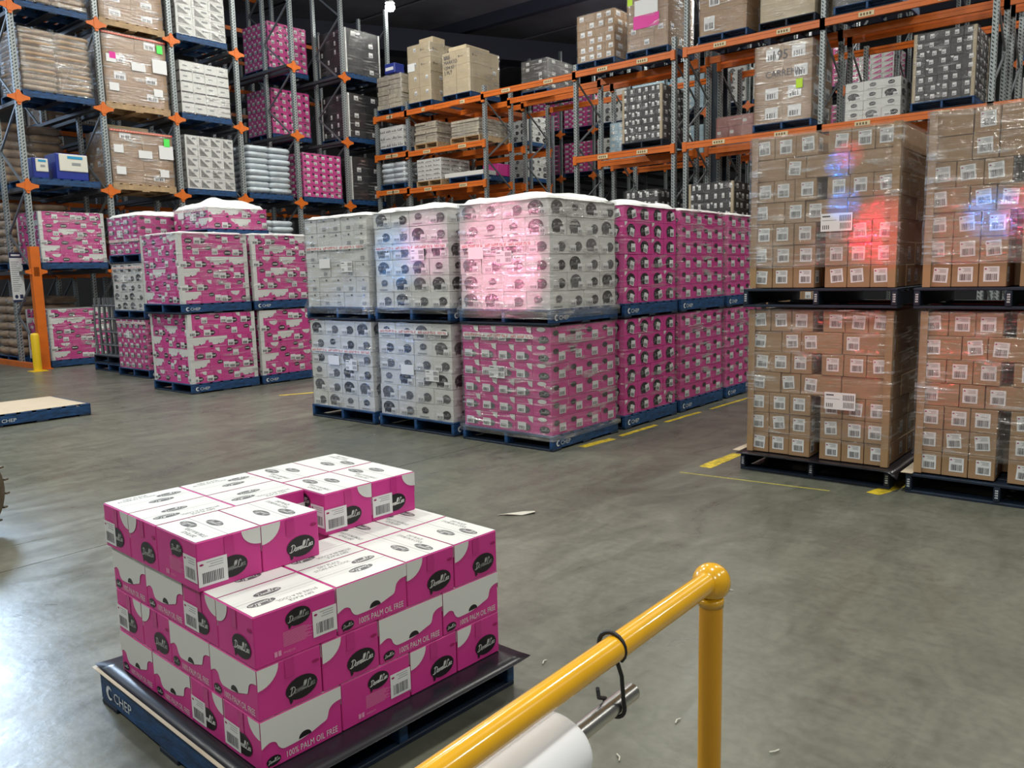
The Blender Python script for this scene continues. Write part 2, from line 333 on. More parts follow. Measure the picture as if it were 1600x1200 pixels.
def choc_box(fine, L=BL, W=BW, h=BH, seed=0):
    """pink and white printed carton: text side -y, label end +x, scalloped side +y, logo end -x"""
    mb = MB(); g = .0018 if fine else .0014
    if fine: mb.rbox(-L/2+g, -W/2+g, 0, L/2-g, W/2-g, h-.001, 'pink', .0035)
    else: mb.box(-L/2+g, -W/2+g, 0, L/2-g, W/2-g, h-.001, 'pink')
    e = .0002 if fine else .0012; F_ = sides(mb, L, W, h, e); b = .003 if fine else .001
    f = F_['-y']; f.bubble(.52*L, .73*h, .088*L/.3055*.53, .030, fine=fine)
    if fine:
        for j in range(11): f.rect(.33*L, (.50-.026*j)*h, (.60+.12*((j*7) % 5)/5)*L, (.508-.026*j)*h, 'pink_print')
        f.rect(.22*L, .10*h, .255*L, .20*h, 'pink_print'); f.rect(.265*L, .10*h, .30*L, .20*h, 'pink_print')
        f.text('PW02131', .33*L, .105*h, .0075, 'pink_print')
        f.rect(.655*L, .855*h, .66*L, .87*h, 'dark_pink_dot')
    f.label(.69*L, .18*h, .31*L-g, .52*h, fine=fine, bars=12 if fine else 5, l=4)
    f = F_['+x']; f.bubble(.52*W, .34*h, .24*W, .22*h, fine=fine)
    f.rect(.42*W, .55*h, .56*W, h-b, 'pink_tape')
    q = [(W-g, h-b)]+[(W-g-.30*W*math.cos(t), h-b-.34*h*math.sin(t)) for t in [PI/2*k/8 for k in range(9)]]
    f.poly(q, 'white_board'); f.label(g, .10*h, .44*W, .52*h, fine=fine, bars=12 if fine else 5, l=4)
    f = F_['-x']; f.bubble(.66*W, .33*h, .25*W, .225*h, fine=fine)
    f.ell(.90*W, .72*h, .012*W/.2, .006, 'dark_pink_dot', n=8) if fine else None
    f.rect(.42*W, .62*h, .56*W, h-b, 'pink_tape')
    f.poly([(g, h-b)]+[(g+.32*W*math.cos(t), h-b-.40*h*math.sin(t)) for t in [PI/2*k/8 for k in range(8, -1, -1)]], 'white_board')
    f = F_['+y']
    low = smooth([(g, .46*h), (.10*L, .53*h), (.17*L, .49*h), (.20*L, .38*h), (.25*L, .30*h), (.33*L, .29*h), (.47*L, .30*h), (.60*L, .34*h), (.72*L, .40*h), (.80*L, .45*h), (.835*L, .62*h), (.90*L, .70*h), (L-g, .72*h)], 3)
    for i in range(len(low)-1): f.poly([low[i], low[i+1], (low[i+1][0], h-b), (low[i][0], h-b)], 'white_board')
    f.poly([(.52*L+.024*math.cos(t), .325*h+.020*math.sin(t)) for t in [PI*k/9+.06 for k in range(10)]] if fine else [(.46*L, .32*h), (.58*L, .32*h), (.52*L, .44*h)], 'ink', 2)
    f.bubble(.135*L, .155*h, .085*L, .095*h, fine=fine if fine else None)
    if fine: f.text('100% PALM OIL FREE', .29*L, .085*h, .125*h, 'white_board', width=.64*L)
    else: f.rect(.30*L, .10*h, .92*L, .17*h, 'pink_print')
    # top: white flaps with a taped middle seam
    f = F_['+z']; f.rect(.0055, .0035, L-.0055, W-.0035, 'white_board')
    f.rect(.003, W/2-.0012, L-.003, W/2+.0012, 'seam', 2)
    if fine:
        f.rect(.003, W/2+.022, L-.003, W/2+.0226, 'seam', 2); f.rect(.003, W/2-.0226, L-.003, W/2-.022, 'seam', 2)
        for d in (1, -1):
            f.ell(L*.36+.03*d, W/2+d*.034, .050, .0215, 'ink_soft', 3)
            st, tw = script_word(); k = .080/tw
            for q in st: f.stroke([(L*.36+.03*d-d*(.038-a*k), W/2+d*.034-d*(.013-b*k*.5)) for a, b in q], .0010, 'white_board', 4)
        for t, yy in (('STORE IN A COOL', .064), ('DRY PLACE', .040)):
            wd = .150 if len(t) > 10 else .09
            f.text(t, L*.70+wd/2-.02, yy, .0165, 'ink_soft', 3, flip=True, width=wd)
    else: f.ell(L*.5, W/2+.03, .05, .018, 'print_grey', 3, 10)
    return mb

BOXES = {}
def gridbox(kind, dx, dy, h, v):
    """carton of a wrapped load, print on the two outer sides -x and -y"""
    key = (kind, round(dx, 3), round(dy, 3), round(h, 3), v)
    if key in BOXES: return BOXES[key]
    mb = MB(); g = .0025
    body = {'pinkC': 'pink', 'pinkR': 'pink', 'white': 'carton_white', 'plain': 'carton_white', 'black': 'carton_black', 'stripe': 'carton_white', 'fan': 'carton_white', 'kraft': 'kraft',
            'kraftL': 'kraft_light', 'krafto': 'kraft', 'tri': 'white_board', 'blue': 'carton_blue', 'rose': 'carton_rose', 'blackS': 'carton_black', 'news': 'carton_white'}[kind]
    mb.box(-dx/2+g, -dy/2+g, 0, dx/2-g, dy/2-g, h-.004, body); S_ = sides(mb, dx, dy, h, .0015); rr = random.Random(v*31+len(kind))
    for sd in ('-x', '-y'):
        f = S_[sd]; w_ = f.w
        if kind == 'pinkC':
            if sd == '-x':
                if v % 4 == 3: f.bubble(.62*w_, .3*h, .28*w_, .2*h, fine=True, word='print_light'); f.ell(.5*w_, .86*h, .24*w_, .12*h, 'white_board')
                else:
                    f.ell(.60*w_, .33*h, .24*w_, .20*h, 'ink_soft', n=12); f.label(.14*w_, .15*h, .46*w_, .44*h, bars=4, fine=False)
                    f.poly([(w_-g, h-.006), (.70*w_, h-.006), (.78*w_, .72*h), (w_-g, .62*h)], 'white_board')
            else: f.ell(.28*w_, .66*h, .17*w_, .16*h, 'ink', n=12); f.label(.42*w_, .14*h, .38*w_, .46*h, bars=4, fine=False)
        elif kind == 'pinkR':
            f.bubble(.5*w_, .48*h, .30*w_, .36*h, fine=True, word='print_light'); f.label((.38+.1*(v % 3))*w_, .16*h, .30*w_, .48*h, bars=4, fine=False, rot=.25*((v % 3)-1))
            if v % 3 == 0: f.poly([(.05*w_, h-.006), (.05*w_, .7*h), (.2*w_, .82*h), (.24*w_, h-.006)], 'white_board')
        elif kind == 'white':
            k = v % 5; top = 'ink_soft' if v % 2 else 'ink'
            if k == 4: f.bubble(.5*w_, .55*h, .18*w_, .2*h, top, fine=True, word='print_light'); f.rect(.2*w_, .1*h, .7*w_, .16*h, 'print_grey')
            elif k in (1, 2): f.bubble(.66*w_, .40*h, .22*w_, .27*h, top, fine=True, word='print_light'); f.label(.14*w_, .12*h, .36*w_, .36*h, bars=6, fine=False)
            else: f.bubble(.46*w_, .50*h, .32*w_, .37*h, top, fine=True, word='print_light'); f.label(.60*w_, .12*h, .28*w_, .34*h, bars=5, fine=False)
        elif kind == 'plain':
            f.rect(.12*w_, .72*h, .45*w_, .745*h, 'print_grey'); f.rect(.45*w_, .12*h, .75*w_, .34*h, 'print_grey') if v % 3 else None; f.ell(.6*w_, .78*h, .02, .012, 'ink_soft', n=6)
        elif kind in ('black', 'blackS'):
            if kind == 'black' or v % 2: f.label(.52*w_ if v % 2 else .30*w_, .30*h, .34*w_, .50*h, bars=3, fine=False) if kind == 'black' else f.label(.35*w_, .28*h, .24*w_, .5*h, bars=3, fine=False)
            if kind == 'black' and v % 3 == 0: f.poly([(.02*w_, h*.9), (.3*w_, h*.9), (.22*w_, h*.66), (.08*w_, h*.75)], 'label_white')
        elif kind == 'stripe':
            f.rect(.02, .0, w_-.01, .12*h, 'ink_soft'); f.rect(.25*w_, .5*h, .6*w_, .62*h, 'print_grey')
        elif kind == 'fan':
            for j in range(8): f.poly([(w_*.15, h*.9), (w_*(.15+.09*j), h*.12), (w_*(.19+.09*j), h*.12)], 'ink', 1)
            f.rect(.55*w_, .62*h, .9*w_, .8*h, 'print_grey')
        elif kind == 'kraft':
            if v % 4: f.label((.2+.1*(v % 3))*w_, .2*h, .46*w_, .6*h, bars=4, fine=False)
        elif kind == 'krafto':
            if v % 2: f.label(.30*w_, .35*h, .36*w_, .42*h, bars=4, fine=False)
            f.rect(.01, .46*h, w_-.01, .465*h, 'kraft_print')
        elif kind == 'kraftL':
            if v % 3 == 1: f.label(.55*w_, .5*h, .22*w_, .26*h, bars=4, fine=False)
            if v % 3 == 2: f.poly([(.15*w_, .62*h), (.27*w_, .62*h), (.21*w_, .45*h)], 'ink_soft'); f.rect(.30*w_, .53*h, .5*w_, .56*h, 'kraft_print')
        elif kind == 'tri':
            f.poly([(.02, .02), (w_*.9, .02), (w_*.9, h*.8)], 'pink'); f.poly([(w_*.55, .04), (w_*.8, .04), (w_*.8, h*.45)], 'white_board', 2)
        elif kind == 'blue': f.rect(.2*w_, .25*h, .6*w_, .7*h, 'white_board'); f.rect(.02, .02, w_-.02, .12*h, 'machine_blue') if v % 3 == 0 else None
        elif kind == 'rose': f.rect(.1*w_, .3*h, .4*w_, .6*h, 'white_board') if v % 3 == 0 else None
        elif kind == 'news':
            for j in range(5): f.rect((.1+.16*j)*w_, .2*h, (.2+.16*j)*w_, (.3+.3*rr.random())*h, 'ink_soft')
    me = mb.mesh('carton'); BOXES[key] = me; return me
CH = {}
def chocmesh(fine):
    if fine not in CH: CH[fine] = choc_box(fine).mesh('carton')
    return CH[fine]

def pinwheel(kind, L=BL, W=BW):
    """16 cartons per layer in four 2 x 2 groups round a small void; returns group, ix, iy, centre x, y, long side along x"""
    out = []
    if kind == 'A': G = [('near', 0, 0, 1), ('right', 2*L, 0, 0), ('left', 0, 2*W, 0), ('far', 2*W, 2*L, 1)]
    else: G = [('near', 0, 0, 0), ('right', 2*W, 0, 1), ('left', 0, 2*L, 1), ('far', 2*L, 2*W, 0)]
    for n, gx, gy, ax in G:
        dx, dy = (L, W) if ax else (W, L)
        for i in range(2):
            for j in range(2): out.append((n, i, j, gx+(i+.5)*dx, gy+(j+.5)*dy, ax))
    return out

def film_shell(sx, sy, sz, mt, seed=0, low=0, amp=.005, top=True):
    mb = MB(); nx, nz = 9, 14; o = .006
    pts = [(-sx/2-o, sy/2+o), (-sx/2-o, -sy/2-o), (sx/2+o, -sy/2-o), (sx/2+o, sy/2+o)]; ring = []
    for k in range(4):
        a, b = Vector(pts[k]), Vector(pts[(k+1) % 4])
        for i in range(nx): ring.append(a.lerp(b, i/nx))
    nr = len(ring); vs = []
    for j in range(nz+1):
        z = low+(sz+.008-low)*j/nz
        for p in ring:
            if low < 0 and z < .03: p = p*1.045
            q = noise.noise(Vector((p.x*2.3+seed, p.y*2.3, z*7)))+.6*noise.noise(Vector((p.x*7, p.y*7+seed, z*16)))
            s_ = 1+amp*q*(1.6 if j < nz else .4); vs.append((p.x*s_, p.y*s_, z))
    fs = [(j*nr+i, j*nr+(i+1) % nr, (j+1)*nr+(i+1) % nr, (j+1)*nr+i) for j in range(nz) for i in range(nr)]
    mb.add(vs, fs, mt, True)
    if top:  # film folded over the top edge
        inn = [(p.x*.80, p.y*.80, sz+.010) for p in ring]; base = vs[-nr:]
        mb.add(base+inn, [(i, (i+1) % nr, nr+(i+1) % nr, nr+i) for i in range(nr)], mt, True)
    return mb
def board(h, col, leg=.05, t=.004):
    mb = MB(); mb.box(0, 0, 0, leg, t, h, col); mb.box(0, t, 0, t, leg, h, col); return mb
def slip_label(w=.20, h=.12):
    mb = MB(); f = Face(mb, (0, w/2, 0), (0, -1, 0), (0, 0, 1), w, h, .001); mb.box(-.0006, -w/2, 0, 0, w/2, h, 'label_white')
    for i in range(7): f.rect(.60*w+i*.053*w, .55*h, .60*w+i*.053*w+.03*w, .88*h, 'ink_soft'); f.rect(.62*w+i*.05*w, .12*h, .62*w+i*.05*w+.025*w, .45*h, 'ink_soft')
    for i in range(4): f.rect(.06*w+i*.06*w, .12*h, .09*w+i*.06*w, .35*h, 'ink_soft')
    f.rect(.05*w, .8*h, .3*w, .88*h, 'ink_soft'); f.rect(.05*w, .6*h, .5*w, .63*h, 'print_grey'); return mb
def red_tape(w, words=3):
    """white tape with a repeating run of small red capitals"""
    mb = MB(); h = .042; mb.box(-.0008, -w/2, 0, 0, w/2, h, 'label_white'); f = Face(mb, (-.0008, w/2, 0), (0, -1, 0), (0, 0, 1), w, h, .001); x = .02; rr = random.Random(5)
    while x < w-.03:
        for n in (5, 7, 3, 2):
            for _ in range(n):
                if x > w-.02: break
                a = .008+.005*rr.random()
                if rr.random() < .5: f.rect(x, .2*h, x+a*.45, .8*h, 'red_ink'); f.rect(x, .62*h, x+a, .8*h, 'red_ink')
                else: f.rect(x, .2*h, x+a, .38*h, 'red_ink'); f.rect(x+a*.3, .2*h, x+a*.65, .8*h, 'red_ink')
                x += a+.0035
            x += .012
        x += .02
    return mb
PAL = {}
def chep_mark():
    mb = MB(); f = Face(mb, (0, 0, 0), (1, 0, 0), (0, 0, 1), .3, .1, .001)
    arc = [(.036+.030*math.cos(t), .034+.030*math.sin(t)) for t in [PI*.25+PI*1.5*k/10 for k in range(11)]]; inn = [(.044+.017*math.cos(t), .034+.019*math.sin(t)) for t in [PI*.25+PI*1.5*k/10 for k in range(11)]]
    for i in range(10): f.poly([arc[i], arc[i+1], inn[i+1], inn[i]][::-1], 'stencil')
    f.text('CHEP', .078, .012, .042, 'stencil', 1, width=.16); return mb
def pallet_meshes(col, dark):
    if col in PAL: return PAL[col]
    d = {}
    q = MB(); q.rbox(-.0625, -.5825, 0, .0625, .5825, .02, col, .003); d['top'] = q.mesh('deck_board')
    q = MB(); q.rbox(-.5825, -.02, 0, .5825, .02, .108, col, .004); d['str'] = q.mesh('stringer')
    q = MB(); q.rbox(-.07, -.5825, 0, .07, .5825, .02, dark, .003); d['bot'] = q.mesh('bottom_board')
    q = chep_mark(); d['mark'] = q.mesh('stencil_mark')
    q = MB(); f = Face(q, (0, .012, 0), (0, -1, 0), (0, 0, 1), .024, .08, .001)
    for k in range(4): f.rect(.003, .012+k*.017, .021, .022+k*.017, 'stencil'); f.rect(.008, .015+k*.017, .013, .019+k*.017, 'ink', 2)
    d['end'] = q.mesh('end_stencil'); PAL[col] = d; return d
def pallet(x0, y0, z0, label, sx=1.165, sy=1.165, rz=0, col='pallet_blue', marks=True, cx=None, group=None, ends=False):
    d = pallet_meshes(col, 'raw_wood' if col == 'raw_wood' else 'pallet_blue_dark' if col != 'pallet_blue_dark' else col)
    loc = cx if cx else (x0+sx/2, y0+sy/2, z0)
    r = thing('pallet', label, 'pallet', loc, rz, group); r.scale = (sx/1.165, sy/1.165, 1)
    for k in range(7): obj('deck_board', d['top'], r, (-.52+k*1.04/6, 0, .1295+rnd.uniform(-.0012, .0012)))
    for k in range(3): obj('stringer', d['str'], r, (0, (-.5615, 0, .5615)[k], .0205))
    for k in range(3): obj('bottom_board', d['bot'], r, ((-.51, 0, .51)[k], 0, 0))
    if marks and col == 'pallet_blue': o = obj('stencil_mark', d['mark'], r, (-.53, -.5828, .038)); o['label'] = 'white stencilled lettering'
    if ends:
        for k in range(3): obj('end_stencil', d['end'], r, (-.5828, (-.5615, 0, .5615)[k], .035))
    return r

def pal_label(pal, label):
    l = label.replace('tall brown cartons on bare timber', 'tall brown cartons')
    for a in ('mottled ', 'round-logo ', 'bare timber ', 'with square white labels, ', 'left of the two towers ', 'dark fan print ', 'with white corner boards ', 'small ', 'a small blue ', 'film-wrapped '):
        if len(l.split()) <= 12: break
        if a not in ('round-logo ', 'dark fan print ', 'left of the two towers '): l = l.replace(a, '')
    q = ('bare timber pallet under the ' if pal == 'wood' else 'dark pallet under the ' if pal == 'dark' else 'blue pallet under the ')+l
    if len(q.split()) > 16: q = q.replace(' under the ', ' under ').replace(' on the ', ' on ').replace(' of the ', ' of ').replace(' in the ', ' in ')
    return q
def load(label, kind, x0, y0, z0, sx, sy, sz, n=(4, 5, 6), flm='stretch_film', boards=None, cap=None, tape=None, slip=None, pal='blue', plabel=None, group=None, seed=None, pscale=True, jit=.004, cat='wrapped load', name='wrapped_load', low=0, extra=None, marks=True, gap=0, ends=False):
    seed = seed if seed is not None else rnd.randint(0, 999); rr = random.Random(seed)
    zz = z0
    if pal:
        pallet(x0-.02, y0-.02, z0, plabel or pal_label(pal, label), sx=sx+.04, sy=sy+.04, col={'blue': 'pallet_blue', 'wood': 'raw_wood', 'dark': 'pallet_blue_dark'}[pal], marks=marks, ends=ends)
        zz = z0+.151
    r = thing(name, label, cat, (x0+sx/2, y0+sy/2, zz), 0, group); nx, ny, nz = n; h = sz/nz
    if kind == 'choc':
        k = sx/(2*BL+2*BW); ky = sy/(2*BL+2*BW); h = sz/nz; far = MB()
        for l in range(nz):
            pat = 'AB'[(l+seed) % 2]
            for gname, i, j, cx, cy, ax in pinwheel(pat):
                X = cx*k-sx/2; Y = cy*ky-sy/2
                dx, dy = (BL, BW) if ax else (BW, BL)
                if cx-dx/2 < .01 or cy-dy/2 < .01 or l == nz-1:
                    rz = ((0 if rr.random() < .72 else PI) if ax else (PI/2 if rr.random() < .26 else -PI/2)); o = obj('carton', chocmesh(False), r, (X+rr.uniform(-jit, jit)*.5, Y+rr.uniform(-jit, jit)*.5, l*h), rz)
                    o.scale = ((k if ax else ky)*.997, (ky if ax else k)*.997, h/BH)
                else: far.box(X-dx*k/2+.003, Y-dy*ky/2+.003, l*h, X+dx*k/2-.003, Y+dy*ky/2-.003, l*h+h-.003, 'pink')
        o = obj('inner_cartons', far, r, kind='stuff')
    elif kind == 'bags': bag_stack(r, sx, sy, sz, n, rr, 'bag_brown' if extra == 'brown' else 'bag_white')
    elif kind == 'paper':
        for l in range(nz):
            for j in range(ny):
                q = MB(); w_ = sy/ny; a = rr.uniform(-.02, .02); q.rbox(-sx/2+a, -w_/2+.006, 0, sx/2+a, w_/2-.006, h*.93, 'paper_grey', .004)
                obj('paper_bundle', q, r, (rr.uniform(-.01, .01), -sy/2+(j+.5)*w_+rr.uniform(-.015, .015), l*h), rr.uniform(-.03, .03))
    else:
        dx, dy = sx/nx, sy/ny; body = MB(); bm_ = {'black': 'carton_black', 'blackS': 'carton_black', 'pinkC': 'pink', 'pinkR': 'pink', 'kraft': 'kraft', 'krafto': 'kraft', 'kraftL': 'kraft_light', 'blue': 'carton_blue', 'rose': 'carton_rose'}.get(kind, 'carton_white')
        for l in range(nz):
            for i in range(nx):
                for j in range(ny):
                    X = -sx/2+(i+.5)*dx; Y = -sy/2+(j+.5)*dy
                    if i == 0 or j == 0: obj('carton', gridbox(kind, dx, dy, h, rr.randint(0, 11) if kind != 'pinkC' else (3 if (j == 0 and i == 0) else 0)), r, (X+rr.uniform(-jit, jit), Y+rr.uniform(-jit, jit), l*h), 0)
                    elif l == nz-1 or i == nx-1 or j == ny-1: body.box(X-dx/2+.003, Y-dy/2+.003, l*h, X+dx/2-.003, Y+dy/2-.003, l*h+h-.004, bm_)
        if body.v: obj('inner_cartons', body, r, kind='stuff')
    if boards:
        for (a, b, q) in ((-1, -1, 0), (-1, 1, -PI/2), (1, -1, PI/2)):
            me = board(sz, boards, .065 if kind == 'choc' else .05); o = obj('corner_board', me, r, (a*(sx/2+.005), b*(sy/2+.005), 0), q)
    if tape: o = obj('printed_tape', red_tape(sy*tape[1]), r, (-sx/2-.012, sy*(1-tape[1])/2-.02, tape[0])); o['label'] = 'white tape with red lettering'
    if slip:
        o = obj('address_label', slip_label(), r, (-sx/2-.013, slip[0], slip[1])); o['label'] = 'white barcode label'
        if len(slip) > 2: q = MB(); q.box(-.001, -.1, 0, 0, .1, .11, 'label_white'); o = obj('document_pouch', q, r, (-sx/2-.013, slip[2], slip[1]+.05))
    if cap is not None:
        q = MB(); n_ = 14; vs = []
        for i in range(n_+1):
            for j in range(n_+1):
                a, b = i/n_*2-1, j/n_*2-1; e = max(abs(a), abs(b)); z = sz+.014+cap*(1-max(abs(a), abs(b))**3)*(.75+.5*noise.noise(Vector((a*1.5+seed, b*1.5, 0)))); z += .006*noise.noise(Vector((a*5, b*5, seed)))
                if e > .99: z = sz-.012-.012*noise.noise(Vector((a*9, b*9, seed)))
                vs.append((a*(sx/2+.012), b*(sy/2+.012), z))
        q.add(vs, [(i*(n_+1)+j, (i+1)*(n_+1)+j, (i+1)*(n_+1)+j+1, i*(n_+1)+j+1) for i in range(n_) for j in range(n_)], 'cap_sheet', True)
        o = obj('top_sheet', q, r); o['label'] = 'white plastic top sheet'
    if flm: obj('stretch_wrap', film_shell(sx+.012, sy+.012, sz, flm, seed, low=low), r)
    return r
def bag_stack(r, sx, sy, sz, n, rr, m):
    nx, ny, nz = n; h = sz/nz; dx, dy = sx/nx, sy/ny; q = MB(); NU, NV = 14, 6; vs = []
    for j in range(NV+1):
        ph = -PI/2+PI*j/NV
        for i in range(NU):
            t = 2*PI*i/NU; c, s_ = math.cos(t), math.sin(t); k = math.cos(ph)**.28 if math.cos(ph) > 1e-6 else 0
            vs.append((dx*.53*k*math.copysign(abs(c)**.35, c), dy*.53*k*math.copysign(abs(s_)**.35, s_), h*.60+h*.50*math.sin(ph)+h*.12*noise.noise(Vector((c*2.1, s_*2.1, sx)))))
    q.add(vs, [(j*NU+i, j*NU+(i+1) % NU, (j+1)*NU+(i+1) % NU, (j+1)*NU+i) for j in range(NV) for i in range(NU)], m, True)
    me = q.mesh('sack')
    for l in range(nz):
        for i in range(nx):
            for j in range(ny): obj('sack', me, r, (-sx/2+(i+.5)*dx+rr.uniform(-.02, .02), -sy/2+(j+.5)*dy+rr.uniform(-.02, .02), l*h), rr.uniform(-.05, .05))
# ---------------------------------------------------------------- the setting
def struct(name, me, parent=None, loc=(0, 0, 0)):
    o = obj(name, me, parent, loc)
    if parent is None: o['kind'] = 'structure'
    return o
q = MB(); q.box(-9, -13, -.25, 44, 34, -.012, 'joint_dark'); fl = struct('floor', q)
xs = [-9, -3.1, 5.93+5.0, 17.8, 25, 32, 44]; ys = [-13, -2.4, 5.29, 13.2, 21, 28, 34]
for i in range(len(xs)-1):
    for j in range(len(ys)-1):
        q = MB(); q.box(xs[i]+.004, ys[j]+.004, -.014, xs[i+1]-.004, ys[j+1]-.004, 0, 'concrete'); obj('slab', q, fl)
q = MB(); q.box(-9, -13, 11.6, 44, 34, 11.8, 'ceiling_dark'); ceil = struct('ceiling', q)
for k in range(11): q = MB(); q.box(-9, -12+4.4*k, 11.35, 44, -11.88+4.4*k, 11.6, 'ceiling_beam'); obj('purlin', q, ceil)
for x in (-6, 4, 14, 24, 34): q = MB(); q.box(x-.14, -13, 10.85, x+.14, 34, 11.4, 'ceiling_beam'); obj('roof_beam', q, ceil)
q = MB(); q.bar((15.5, 26.5, 10.3), (33, 17.0, 10.3), .9, .8, 'ceiling_beam'); obj('duct', q, ceil)
for k in range(9): q = MB(); q.box(12+3.1*k, 9, 11.28, 14.9+3.1*k, 33, 11.34, 'ceiling_dark'); obj('roof_panel', q, ceil)
for nm, b in (('wall_back', (44, -13, 0, 44.2, 34, 11.6)), ('wall_front', (-9.2, -13, 0, -9, 34, 11.6)), ('wall_right', (-9, -13.2, 0, 44, -13, 11.6))):
    q = MB(); q.box(*b, 'wall_grey'); struct(nm, q)
q = MB(); q.box(-9, 25.6, 0, -3.7, 25.8, 11.6, 'wall_grey'); q.box(-3.7, 25.6, 0, 5.9, 25.8, 5.6, 'wall_grey'); q.box(-3.7, 25.6, 11.2, 5.9, 25.8, 11.6, 'wall_grey'); struct('wall_left', q)
q = MB(); q.box(5.9, 33.8, 0, 44, 34, 11.6, 'wall_grey'); struct('wall_left', q)
# yellow floor tape
def tape_piece(x0, y0, x1, y1, w=.1, m='tape_yellow', label=None):
    q = MB(); a = Vector((x0, y0, .0009)); b = Vector((x1, y1, .0009)); d = (b-a).normalized(); n_ = Vector((-d.y, d.x, 0))*w/2; k = 6; L_ = []; R_ = []
    for i in range(k+1):
        p = a.lerp(b, i/k); L_.append(p+n_*rnd.uniform(.82, 1.05)); R_.append(p-n_*rnd.uniform(.82, 1.05))
    q.add(L_+R_, [(i, i+1, k+2+i, k+1+i) for i in range(k)], m)
    o = obj('floor_tape', q); o.scale = (1, 1, 1); tag(o, label, 'tape'); return o
tape_piece(6.80, 10.05, 7.30, 9.83, .09, label='short yellow floor tape left of the wrapped white stacks')
tape_piece(6.36, 4.40, 6.86, 4.36, .10, label='worn yellow floor tape at the foot of the nearest pink and white stack')
tape_piece(7.02, 4.37, 7.75, 4.36, .07, label='yellow floor tape strip below the second pink stack')
tape_piece(7.95, 4.36, 8.75, 4.33, .06, label='thin yellow floor tape strip below the third pink stack')
tape_piece(9.0, 4.32, 10.4, 4.28, .05, label='faint yellow floor tape strip below the farthest pink stack')
tape_piece(6.27, 3.06, 6.92, 3.04, .12, label='bright yellow floor tape left of the brown carton stack')
tape_piece(6.22, 1.67, 6.90, 1.50, .12, label='bright yellow floor tape between the two brown carton stacks')
tape_piece(6.0, 3.15, 6.12, 1.95, .03, 'tape_faint', 'faint worn yellow floor line in front of the brown carton stack')

# ---------------------------------------------------------------- racks
def star_mesh():
    q = MB(); pts = []
    for k in range(4):
        a = PI/2*k; R_ = (.20, .14, .20, .14)[k]; t = .030
        c, s_ = math.cos(a), math.sin(a)
        for u_, v_ in ((.055, -.075), (R_*.62, -t-.012), (R_, -t*.8), (R_, t*.8), (R_*.62, t+.012)): pts.append((c*u_-s_*v_, s_*u_+c*v_))
    q.face([(x, -.012, z) for x, z in pts], 'rack_orange'); q.face([(x, .012, z) for x, z in pts][::-1], 'rack_orange')
    n_ = len(pts)
    for i in range(n_): a, b = pts[i], pts[(i+1) % n_]; q.face([(a[0], -.012, a[1]), (a[0], .012, a[1]), (b[0], .012, b[1]), (b[0], -.012, b[1])], 'rack_orange')
    q.box(-.05, -.02, -.09, .05, .0, .09, 'rack_orange')
    return q.mesh('bracket')
STAR = star_mesh()
PM = {}
def post_mesh(h, w=.10, d=.08, m='galv'):
    k = (h, w, d, m)
    if k not in PM:
        q = MB(); t = .012
        q.box(-w/2, -d/2, 0, w/2, -d/2+t, h, m); q.box(-w/2, -d/2+t, 0, -w/2+t, d/2, h, m); q.box(w/2-t, -d/2+t, 0, w/2, d/2, h, m); q.box(-w/2-.02, -d/2-.02, 0, w/2+.02, d/2+.02, .01, m); PM[k] = q.mesh('upright')
    return PM[k]
def barobj(name, parent, a, b, w, h, m): q = MB(); q.bar(a, b, w, h, m); return obj(name, q, parent)
RU, RV, RS = 6.405, 17.43, 1.588; LV = [1.93, 3.58, 5.237, 6.90]
rk = thing('drive_in_rack', 'tall galvanised drive-in rack with orange star brackets at left', 'rack', (RU, RV, 0))
rows = [0, 1.15, 3.0, 4.15, 6.0, 7.15]
for i in range(7):
    x = i*RS; H = 8.95 if i == 6 else 10.9
    for k, d in enumerate(rows): obj('upright', post_mesh(H, .10 if k == 0 else .085), rk, (x, d, 0))
    for k in (0, 2, 4):
        z = .25; s_ = 0
        while z < H-1.0:
            a, b = (rows[k]+.03, rows[k+1]-.03) if s_ == 0 else (rows[k+1]-.03, rows[k]+.03)
            barobj('brace', rk, (x, a, z), (x, b, z+.82), .035, .035, 'brace_steel'); z += .82; s_ = 1-s_
    for li, z in enumerate(LV):
        o = obj('bracket', STAR, rk, (x, -.055, z)); o['label'] = 'orange star bracket'
        for k in (2, 4): obj('bracket', STAR, rk, (x, rows[k]-.05, z))
        for sx_ in (-1, 1):
            if (i == 0 and sx_ < 0) or (i == 6 and sx_ > 0): continue
            barobj('rail', rk, (x+sx_*.15, -.02, z-.005), (x+sx_*.15, 8.3, z-.005), .12, .07, 'rail_steel')
for z in (2.0, 3.65, 5.3, 6.97, 8.6, 10.6):
    for d in (3.05, 6.05): barobj('rear_beam', rk, (0, d, z-.12), (6*RS, d, z-.12), .05, .10, 'rack_orange')
q = MB(); q.box(-.085, -.075, 0, .085, -.060, 2.42, 'rack_orange'); q.box(-.085, -.06, 0, -.07, .06, 2.42, 'rack_orange'); q.box(-.12, -.11, 0, .12, .11, .014, 'rack_orange'); o = obj('post_guard', q, rk, (.0, 0, 0)); o['label'] = 'orange steel post guard'
q = MB(); q.box(-.075, -.075, 0, .075, -.060, 1.95, 'rack_orange'); o = obj('post_guard', q, rk, (RS, 0, 0)); o['label'] = 'orange steel post guard'
q = MB(); q.box(-.15, -.6, 0, .6, -.5, .005, 'rack_orange')
barobj('floor_rail', rk, (-.05, .1, .05), (-.05, 8, .05), .1, .1, 'rack_orange')
